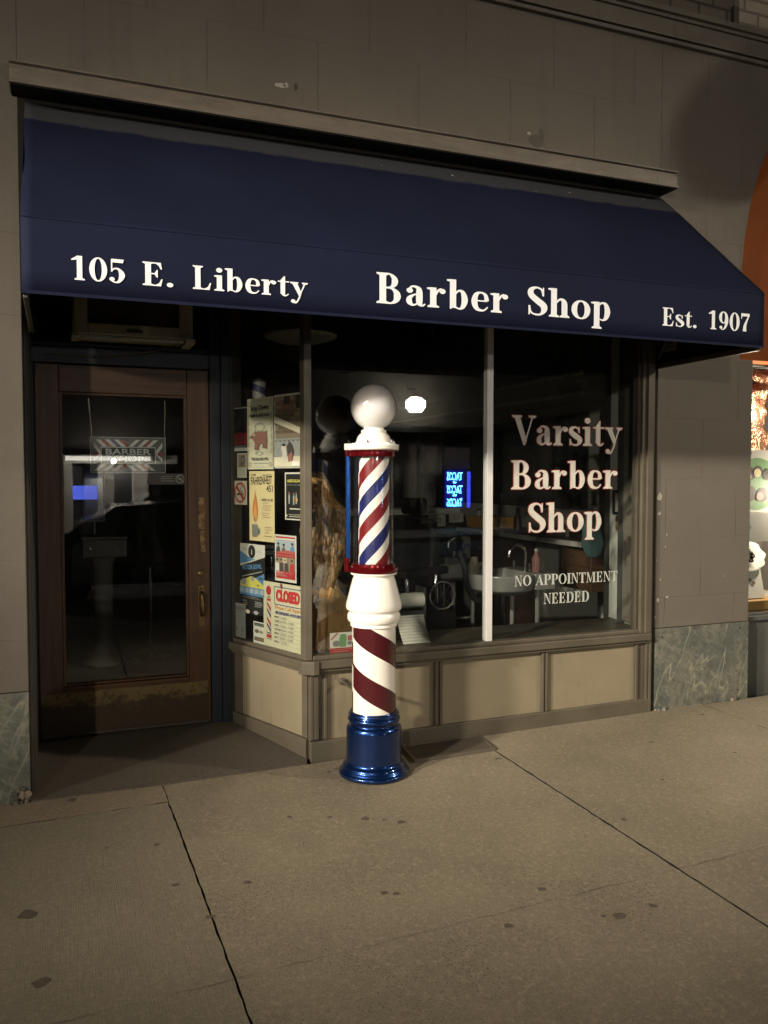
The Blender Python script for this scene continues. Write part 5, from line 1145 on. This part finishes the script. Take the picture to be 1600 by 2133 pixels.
m_ = MB(); m_.rings([[(2.70+.05*math.cos(a)*q, 1.06+.02*math.sin(a), z) for a in [2*math.pi*k/12 for k in range(12)]] for z, q in ((.62, .3), (.70, .8), (.80, 1), (.90, .5))], 'p_tan'); tag(obj('hand_towel', m_), 'tan hand towel hanging over the dark cart arm', 'towel')
# seen through the entry door
pd = thing('shop_pedestal', 'white pedestal column carrying a small drawer box seen through the door', 'pedestal', (.3, 2.5, .05))
m_ = MB(); m_.lathe([(.17, .05), (.17, .07), (.11, .12), (.075, .2), (.068, .5), (.075, .80), (.10, .855)], (.31, 2.5, 0), 'enamel', 40); obj('column', m_, pd)
m_ = MB(); m_.box(.165, .475, 2.38, 2.64, .86, .995, 'counter_wood'); m_.box(.155, .485, 2.37, 2.65, .9955, 1.012, 'room_panel'); obj('drawer_box', m_, pd, bevel=.004)
m_ = MB(); m_.lathe([(.007, 0), (.007, .01), (0, .012)], (.22, 2.374, .925), 'chrome', 10); obj('knob', m_, pd); m_ = MB(); m_.lathe([(.007, 0), (.007, .01), (0, .012)], (.42, 2.374, .925), 'chrome', 10); obj('knob', m_, pd)
mm = thing('table_mirror', 'small framed mirror standing on the drawer box behind the door glass', 'mirror', (.25, 2.5, 1.012))
m_ = MB(); m_.tube([(.25, 2.5, 1.0122), (.25, 2.5, 1.12)], .012, 'chrome', 8); m_.lathe([(.06, 0), (.05, .012), (.01, .02)], (.25, 2.5, 1.0122), 'chrome', 20); obj('stand', m_, mm)
m_ = MB()
for a in ((.175, .33, 1.12, 1.135), (.175, .33, 1.53, 1.545), (.175, .187, 1.1355, 1.5295), (.318, .33, 1.1355, 1.5295)): m_.box(a[0], a[1], 2.49, 2.51, a[2], a[3], 'room_panel')
m_.box(.1875, .3175, 2.498, 2.506, 1.1355, 1.5295, 'mirror_grey'); obj('mirror', m_, mm, bevel=.002)
sl = thing('round_stool', 'thin chrome stool pole with small round top behind the door glass', 'stool', (.66, 2.6, .05))
m_ = MB(); m_.lathe([(.17, .045), (.16, .06), (.02, .08), (.017, .76)], (.66, 2.6, 0), 'chrome', 24); obj('pole', m_, sl)
m_ = MB(); m_.lathe([(.10, .76), (.11, .765), (.11, .78), (.0, .785)], (.66, 2.6, 0), 'dark_leather', 30); obj('seat', m_, sl)

# ================================================================== chocolate shop next door
emis('warm_lamp', (1, .80, .58), 30)
mat('orange_panel', (.30, .085, .022), (.26, .072, .018), 3, .65, spec=.1, world=True)
mat('brown_foil', (.20, .09, .055), (.34, .17, .11), 14, .22, .75, bmp=1.0, bscale=16, bdist=.05, world=True)
mat('shop_grey', (.115, .118, .108), (.092, .095, .086), 4, .5, world=True)
flat('gold_card', (.48, .27, .09), .35); flat('backdrop_grey', (.20, .18, .16), .6)
op = thing('shop_sign_panel', 'orange arched sign panel filling the arch of the next shop', 'sign panel', (4.62, .17, 2.3))
m_ = MB(); m_.prism([(4.0, 2.222), (4.0, 2.6)]+arch(4.622, .62, 2.6, 1.27)+[(5.24, 2.222)], XZ(.20), -.05, .03, 'orange_panel'); obj('panel', m_, op)
m_ = MB(); m_.prism([(4.0, 2.222), (5.24, 2.222), (5.24, 2.45), (4.0, 2.45)], XZ(.20), .031, .06, 'orange_panel'); obj('lower_band', m_, op, bevel=.004)
cw = thing('chocolate_shop_window', 'bright shop window with grey base beside the marble pier', 'window', (4.62, .2, 0))
m_ = MB(); m_.box(4.133, 5.11, .08, .30, -.05, .515, 'shop_grey'); obj('base', m_, cw, bevel=.004)
m_ = MB(); m_.box(4.133, 5.11, .05, .30, .516, .545, 'shop_grey'); m_.box(4.133, 5.11, .09, .30, .5455, .56, 'chrome'); obj('sill', m_, cw, bevel=.003)
m_ = MB(); m_.box(4.134, 4.147, .10, .16, .561, 2.215, 'trim_taupe_dark'); m_.box(5.09, 5.11, .10, .16, .561, 2.215, 'trim_taupe_dark'); obj('frame', m_, cw)
m_ = MB(); m_.box(4.148, 5.089, .125, .131, .561, 2.215, 'window_glass'); obj('glass_pane', m_, cw)
m_ = MB(); m_.box(4.0, 5.25, .301, .95, .50, .56, 'p_white'); m_.box(4.0, 5.25, .95, 1.0, .56, 2.22, 'backdrop_grey'); m_.box(3.98, 4.02, .33, .95, .56, 2.22, 'backdrop_grey'); m_.box(5.22, 5.26, .33, .95, .56, 2.22, 'backdrop_grey'); m_.box(3.98, 5.26, .33, 1.0, 2.2205, 2.25, 'backdrop_grey'); obj('display_case', m_, cw)
sl_ = thing('spot_lamp', 'bright warm display lamp shining in the chocolate shop window', 'lamp', (4.56, .5, 1.9))
m_ = MB(); m_.lathe([(.0, -.06), (.045, -.04), (.06, 0), (.045, .04), (0, .06)], (4.49, .42, 1.90), 'warm_lamp', 24); obj('bulb', m_, sl_)
m_ = MB(); m_.tube([(4.49, .42, 1.96), (4.49, .42, 2.22)], .012, 'sign_dark', 8); m_.lathe([(.02, .065), (.05, .05), (.068, .01)], (4.49, .42, 1.90), 'sign_dark', 24, False); obj('stem', m_, sl_)
L = bpy.data.lights.new('display_light', 'POINT'); L.energy = 55; L.color = (1, .84, .66); L.shadow_soft_size = .04  # unseen light without a bulb, added to brighten the window cards
lo = bpy.data.objects.new('display_light', L); COL.objects.link(lo); lo.location = (4.78, .17, 1.35)
L = bpy.data.lights.new('display_light', 'POINT'); L.energy = 26; L.color = (1, .82, .62); L.shadow_soft_size = .05
lo = bpy.data.objects.new('display_light', L); COL.objects.link(lo); lo.location = (4.49, .30, 1.90)
m_ = MB(); random.seed(8)
gx = []
for i in range(25):
    row = []
    for j in range(9):
        x = 4.03+.6*j/8; z = 2.21-.62*i/24
        row.append((x, .36+.09*mno.noise(Vector((x*11, z*9, 2)))+.05*mno.noise(Vector((x*26, z*21, 5))), z))
    gx += row
m_.add(gx, [(i*9+j, i*9+j+1, (i+1)*9+j+1, (i+1)*9+j) for i in range(24) for j in range(8)], 'brown_foil', True)
tag(obj('foil_drape', m_, solid=.002, subsurf=1), 'crumpled shiny brown foil drape at the top of the shop window', 'drape')
c = Card(frame((4.20, .22, 1.22), (1, .0, 0), (0, 0, 1), (0, -1, 0)), .42, .42, 'p_white', .004)
c.ell(.50, .45, .46, .42, 'p_green', 40)
for x, y, r in ((.20, .72, .11), (.36, .62, .12), (.52, .66, .10), (.34, .30, .15), (.20, .24, .13), (.62, .28, .13), (.72, .6, .11)): c.ell(x, y, r, r*.85, 'p_choc', 20)
for x, y, m in ((.30, .57, 'p_cream'), (.50, .63, 'p_cream'), (.24, .20, 'p_pink'), (.56, .25, 'p_pink')): c.ell(x, y, .075, .07, m, 16)
for k in range(4): c.rect(.13+k*.04, .66, .14+k*.04, .80, 'p_pig')
c.rect(.14, .92, .24, .965, 'p_mid'); c.rect(.27, .92, .37, .965, 'p_mid')
c.done('chocolate_poster', 'white poster with chocolates on a round green plate in the shop window', 'poster')
c = Card(frame((4.185, .20, 1.02), (1, 0, 0), (0, 0, 1), (0, -1, 0)), .34, .195, 'p_white', .03)
for k in range(4):
    for q in range(3): c.poly([(.06+k*.05+.025*(q % 2), .1+q*.13), (.085+k*.05+.025*(q % 2), .16+q*.13), (.11+k*.05+.025*(q % 2), .1+q*.13), (.085+k*.05+.025*(q % 2), .04+q*.13)], 'p_tan')
c.rect(.1, .72, .32, .79, 'p_red'); c.poly([(.32, .5), (.4, .65), (.48, .5), (.4, .35)], 'p_grey')
c.done('gift_box', 'white gift box with grey diamond pattern in the shop window', 'box')
bwl = thing('truffle_bowl', 'white scalloped dish of dark truffles in the shop window', 'dish', (4.35, .32, .92))
m_ = MB(); n = 40
m_.rings([[(4.36+r*(1+.07*math.cos(9*a))*math.cos(a), .29-h*.6+r*.5*math.sin(a)*.6, .925+r*.62*math.sin(a)+0*h) for a in [2*math.pi*k/n for k in range(n)]] for r, h in ((.15, .0), (.17, .05), (.15, .055), (.10, .03))], 'p_white'); obj('dish', m_, bwl)
m_ = MB(); random.seed(6)
for k in range(14):
    a = random.random()*6.28; r = random.random()*.085; m_.lathe([(.0, -.017), (.012, -.011), (.018, 0), (.012, .011), (0, .017)], (4.34+r*math.cos(a), .222, .93+r*.55*math.sin(a)), random.choice(['p_choc', 'p_choc', 'p_white']), 12)
obj('truffles', m_, bwl)
Fb = frame((4.20, .20, .635), (.94, 0, -.0), (0, .25, .97), (0, -.97, .25))
c = Card(Fb, .30, .25, 'p_white', .05)
c.poly([(.0, .0), (.0, .52), (.55, .2), (.2, .0)], 'p_ivory'); c.text("Kilwins", .10, .24, .36, .40, 'p_mid', .0, -.10)
for k in range(4):
    for q in range(4): c.rect(.07+k*.02, .05+q*.03, .082+k*.02, .07+q*.03, 'p_tan')
for x, y in ((.32, .62), (.42, .66), (.52, .6), (.40, .55), (.6, .5), (.7, .42)): c.ell(x, y, .06, .05, random.choice(['p_tan', 'p_amber', 'p_brown']), 14)
c.done('candy_box', 'open white candy box with small lettering tilted in the shop window', 'box')
m_ = MB(); m_.box(4.16, 4.8, .155, .30, .561, .628, 'gold_card'); tag(obj('gold_tray', m_, bevel=.006), 'gold cardboard tray under the candy box in the shop window', 'tray')

# ================================================================== across the street (seen in the reflections)
FY = -17.3
FO = frame((0, FY, 0), (1, 0, 0), (0, 0, 1), (0, 1, 0))
emis('screen_blue', (.10, .16, 1), 5.0); emis('neon_cyan', (.15, .70, 1), 45); emis('neon_glow_blue', (.02, .03, 1), 1.6); emis('neon_tube', (.05, .07, 1), 12); emis('lamp_glow', (1, .93, .78), 90)
flat('far_wall', (.16, .145, .125), .7); flat('far_white', (.62, .60, .55), .6); flat('far_dark', (.02, .02, .022), .4); flat('far_curtain', (.34, .28, .27), .7)
fb = thing('far_building', 'restaurant front across the street with sign band, seen mirrored in the shop window', 'building', (9, FY, 0))
m_ = MB(); m_.box(5.2, 20, FY-.5, FY-.2, -.3, 9, 'brick_far'); m_.box(5.2, 5.8, FY-.2, FY, -.3, 4.5, 'far_dark'); obj('wall', m_, fb)
m_ = MB(); m_.box(5.81, 20, FY-.199, FY+.02, 2.86, 4.35, 'far_wall'); m_.box(5.81, 20, FY-.19, FY+.10, 4.36, 4.5, 'far_dark'); m_.box(5.81, 20, FY-.19, FY+.06, 2.70, 2.855, 'far_dark'); obj('sign_band', m_, fb, bevel=.01)
for x0, x1, z0, z1 in ((9.30, 9.5, .6, 2.35), (9.6, 10.15, 1.55, 2.33), (9.6, 10.1, .1, 1.4), (10.28, 11.2, 1.68, 2.3), (6.2, 7.6, .5, 2.4), (12.3, 14, .5, 2.4)): m_ = MB(); m_.box(x0, x1, FY-.19, FY-.17, z0, z1, 'far_curtain'); obj('curtain', m_, fb)
m_ = MB(); m_.box(5.9, 20, FY-.199, FY-.195, -.2, 2.69, 'far_dark')
for x in (9.2, 9.52, 10.18, 11.25, 12.2, 14.1, 7.7, 6.1): m_.box(x, x+.07, FY-.19, FY-.12, -.2, 2.69, 'far_dark')
obj('window_frame', m_, fb)
ns = thing('neon_sign', 'blue tacos neon sign in the window across the street', 'neon sign', (10.6, FY, 1.0))
FN = frame((10.95, FY-.05, .57), (-1, 0, 0), (0, 0, 1), (0, 1, 0))
c = Card(FN, .62, 1.08, 'far_dark', .01); c.d = .01
m_ = MB(); m_.fbox(FN, 0, .62, 0, 1.08, .0, .004, 'neon_glow_blue'); obj('glow_panel', m_, ns)  # emissive panel paints the blue glow around the neon letters
c.b = MB()
for y, s in ((.72, "TACOS"), (.37, "TACOS"), (.02, "TACOS")): c.text(s, .10, y, .90, y+.22, 'neon_cyan', .015)
for y in (.30, .645): c.text("on", .40, y, .60, y+.045, 'neon_cyan', .06)
obj('tube_lettering', c.b, ns)
m_ = MB(); m_.tube([(11.10, FY-.05, .57), (11.10, FY-.05, 1.6)], .05, 'neon_tube', 10); obj('side_tube', m_, ns)
lm = thing('facade_lamp', 'bright white wall lamp on the sign band across the street', 'lamp', (9.15, FY, 3.5))
m_ = MB(); m_.lathe([(.16, -.20), (.27, -.06), (.27, .09), (.15, .2)], (9.15, FY+.55, 3.42), 'lamp_glow', 36); obj('lens', m_, lm)
m_ = MB(); m_.tube([(9.15, FY+.02, 3.9), (9.15, FY+.55, 3.86), (9.15, FY+.55, 3.63)], .03, 'far_dark', 8); obj('bracket', m_, lm)
wb = thing('white_facade', 'white columned shopfront with lit windows across the street', 'building', (1, FY, 0))
m_ = MB(); m_.box(-9, 5.1, FY-.6, FY-.3, -.3, 8, 'brick_far'); obj('wall', m_, wb)
m_ = MB(); m_.box(-9, 3.0, FY-.29, FY+.05, 1.80, 2.02, 'far_white'); obj('fascia', m_, wb)
emis('tube_glow', (1, .93, .82), 6.5)
m_ = MB(); m_.tube([(.2, FY+.10, 1.93), (2.3, FY+.10, 1.93)], .055, 'tube_glow', 12); obj('lit_tube', m_, wb)
for x in (-4.0, -1.7, .14, .98, 1.86):
    m_ = MB(); m_.box(x, x+(.22 if x < .5 else .40), FY-.28, FY+.02, -.1, 1.795, 'far_white'); obj('column', m_, wb, bevel=.01)
m_ = MB(); m_.box(-9, 3.0, FY-.299, FY-.295, -.1, 1.79, 'far_dark'); obj('dark_glazing', m_, wb)
m_ = MB(); m_.box(.37, .97, FY-.25, FY-.22, .86, 1.22, 'screen_blue'); tag(obj('lit_screen', m_), 'glowing blue screen in the white shopfront across the street', 'screen')
def car(x, y, lab, body, ry=0, src=None):
    if src: return dup(src, (x, y, gz(x, -5.7)-.14), lab, 'cars parked along the street')
    t = thing('parked_car', lab, 'car', (0, 0, 0), 'cars parked along the street')
    side = [(-2.2, .30), (-2.22, .62), (-2.1, .80), (-1.3, .90), (-.75, 1.33), (.55, 1.42), (1.35, 1.05), (2.1, .98), (2.2, .6), (2.18, .30)]
    mb = MB(); hw = .88
    rs = []
    for q, ins in ((-1, .10), (-.93, .02), (0, 0), (.93, .02), (1, .10)):
        rs.append([(px*(1-ins*.12), q*hw*(1-.22*max(0, (pz_-.85)/.6)), .30+(pz_-.30)*(1-ins*.15)) for px, pz_ in side])
    mb.rings(rs, body, False); obj('body', mb, t, bevel=.05)
    for s in (-1, 1): mb = MB(); mb.prism([(-1.15, .93), (-.70, 1.28), (.50, 1.36), (1.15, 1.04)], lambda a, b_, d, s=s: (a, s*(.885+d-.30*(b_-.86)), b_), 0, .006, 'mirror_grey'); obj('side_window', mb, t)
    for px in (-1.4, 1.4):
        for s in (-1, 1):
            mb = MB(); mb.lathe([(.20, -.1), (.32, -.1), (.34, -.06), (.34, .06), (.32, .1), (.2, .1)], (0, 0, 0), 'far_dark', 28); mb.lathe([(.0, -.09), (.2, -.085), (.2, .085), (0, .09)], (0, 0, 0), 'chrome', 28)
            mb.v = [(px+a, s*.80+c_, .34+b_) for a, b_, c_ in mb.v]; obj('wheel', mb, t)
    for s in (-1, 1):
        mb = MB(); mb.box(-2.24, -2.19, s*.6-.16, s*.6+.16, .62, .74, 'p_grey'); obj('headlight', mb, t, bevel=.02)
    t.location = (x, y, gz(x, -5.7)-.14); t['_loc'] = tuple(t.location); return t
mat('car_paint', (.03, .032, .036), (.025, .027, .03), 3, .2, .4, coat=1)
car1 = car(1.45, -6.75, 'dark grey parked car at the near kerb', 'car_paint')
car(2.6, -13.6, 'dark parked car on the far side of the street', 'car_paint', src=car1)
mat('bark', (.06, .045, .035), (.03, .024, .02), 12, .8, bmp=.8, bscale=30, bdist=.02)
tr = thing('street_tree', 'bare young street tree beside the far kerb', 'tree', (12.6, -14.9, 0))
m_ = MB(); m_.tube(catmull([(12.6, -14.9, 0), (12.55, -14.9, 1.5), (12.65, -14.95, 2.8), (12.5, -14.9, 4.2)], 6), [.12-.0035*k for k in range(19)], 'bark', 10)
random.seed(2)
for k in range(14):
    z = 1.9+k*.17; a = random.random()*6.28; l = random.uniform(.7, 1.5); p0 = Vector((12.6, -14.9, z)); p1 = p0+Vector((math.cos(a)*l*.6, math.sin(a)*l*.6, l*.5)); p2 = p1+Vector((math.cos(a+.5)*l*.4, math.sin(a+.5)*l*.4, l*.6))
    m_.tube([p0, p1, p2], [.04, .022, .006], 'bark', 6); m_.tube([p1, p1+Vector((math.cos(a-1)*.5, math.sin(a-1)*.5, .4))], [.016, .004], 'bark', 5)
obj('trunk', m_, tr)
def lamp_post(x, y, z, lab, gx_):
    t = thing('street_lamp', lab, 'street lamp', (gx_[0], gx_[1], 0), 'street lamps lighting the pavement')
    mb = MB(); mb.lathe([(.16, -.1), (.16, .06), (.09, .12), (.07, .5), (.055, z+.05)], (gx_[0], gx_[1], 0), 'far_dark', 20); mb.tube([(gx_[0], gx_[1], z), (gx_[0], gx_[1], z+.25), (x, y, z+.2)], .035, 'far_dark', 8); obj('pole', mb, t)
    mb = MB(); mb.box(x-.22, x+.22, y-.12, y+.12, z+.12, z+.20, 'far_dark'); obj('hood', mb, t, bevel=.02)
    mb = MB(); mb.box(x-.17, x+.17, y-.09, y+.09, z+.105, z+.119, 'lamp_glow'); obj('lens', mb, t)
for (n_, p_, *_), lab, g in zip(LAMPS[:3], ('street lamp at the kerb beyond the chocolate shop', 'nearer street lamp at the kerb left of the barber shop', 'farther street lamp at the kerb left of the barber shop'), ((13.0, -5.3), (-9.4, -5.3), (-14.6, -5.3))):
    lamp_post(p_[0], p_[1], p_[2], lab, g)
bs = thing('shadow_board', 'unseen oval board added above the next shop to shade the wall', 'sign', (5.25, -.9, 4.2))  # unseen board added out of frame to cast a rounded shadow on the wall
m_ = MB(); n = 32; m_.prism([(-.95+.5*math.cos(2*math.pi*k/n), 4.2+.42*math.sin(2*math.pi*k/n)) for k in range(n)], lambda a, b_, d: (5.25+d, a, b_), -.03, .03, 'orange_panel'); obj('board', m_, bs, bevel=.008)
m_ = MB(); m_.tube([(5.25, 0, 4.72), (5.25, -1.5, 4.72)], .02, 'far_dark', 8); m_.tube([(5.25, -.8, 4.72), (5.25, -.8, 4.6)], .012, 'far_dark', 6); m_.tube([(5.25, -1.1, 4.72), (5.25, -1.1, 4.59)], .012, 'far_dark', 6); obj('bracket', m_, bs)
for o in list(bpy.data.objects):
    if '_loc' in o: del o['_loc']
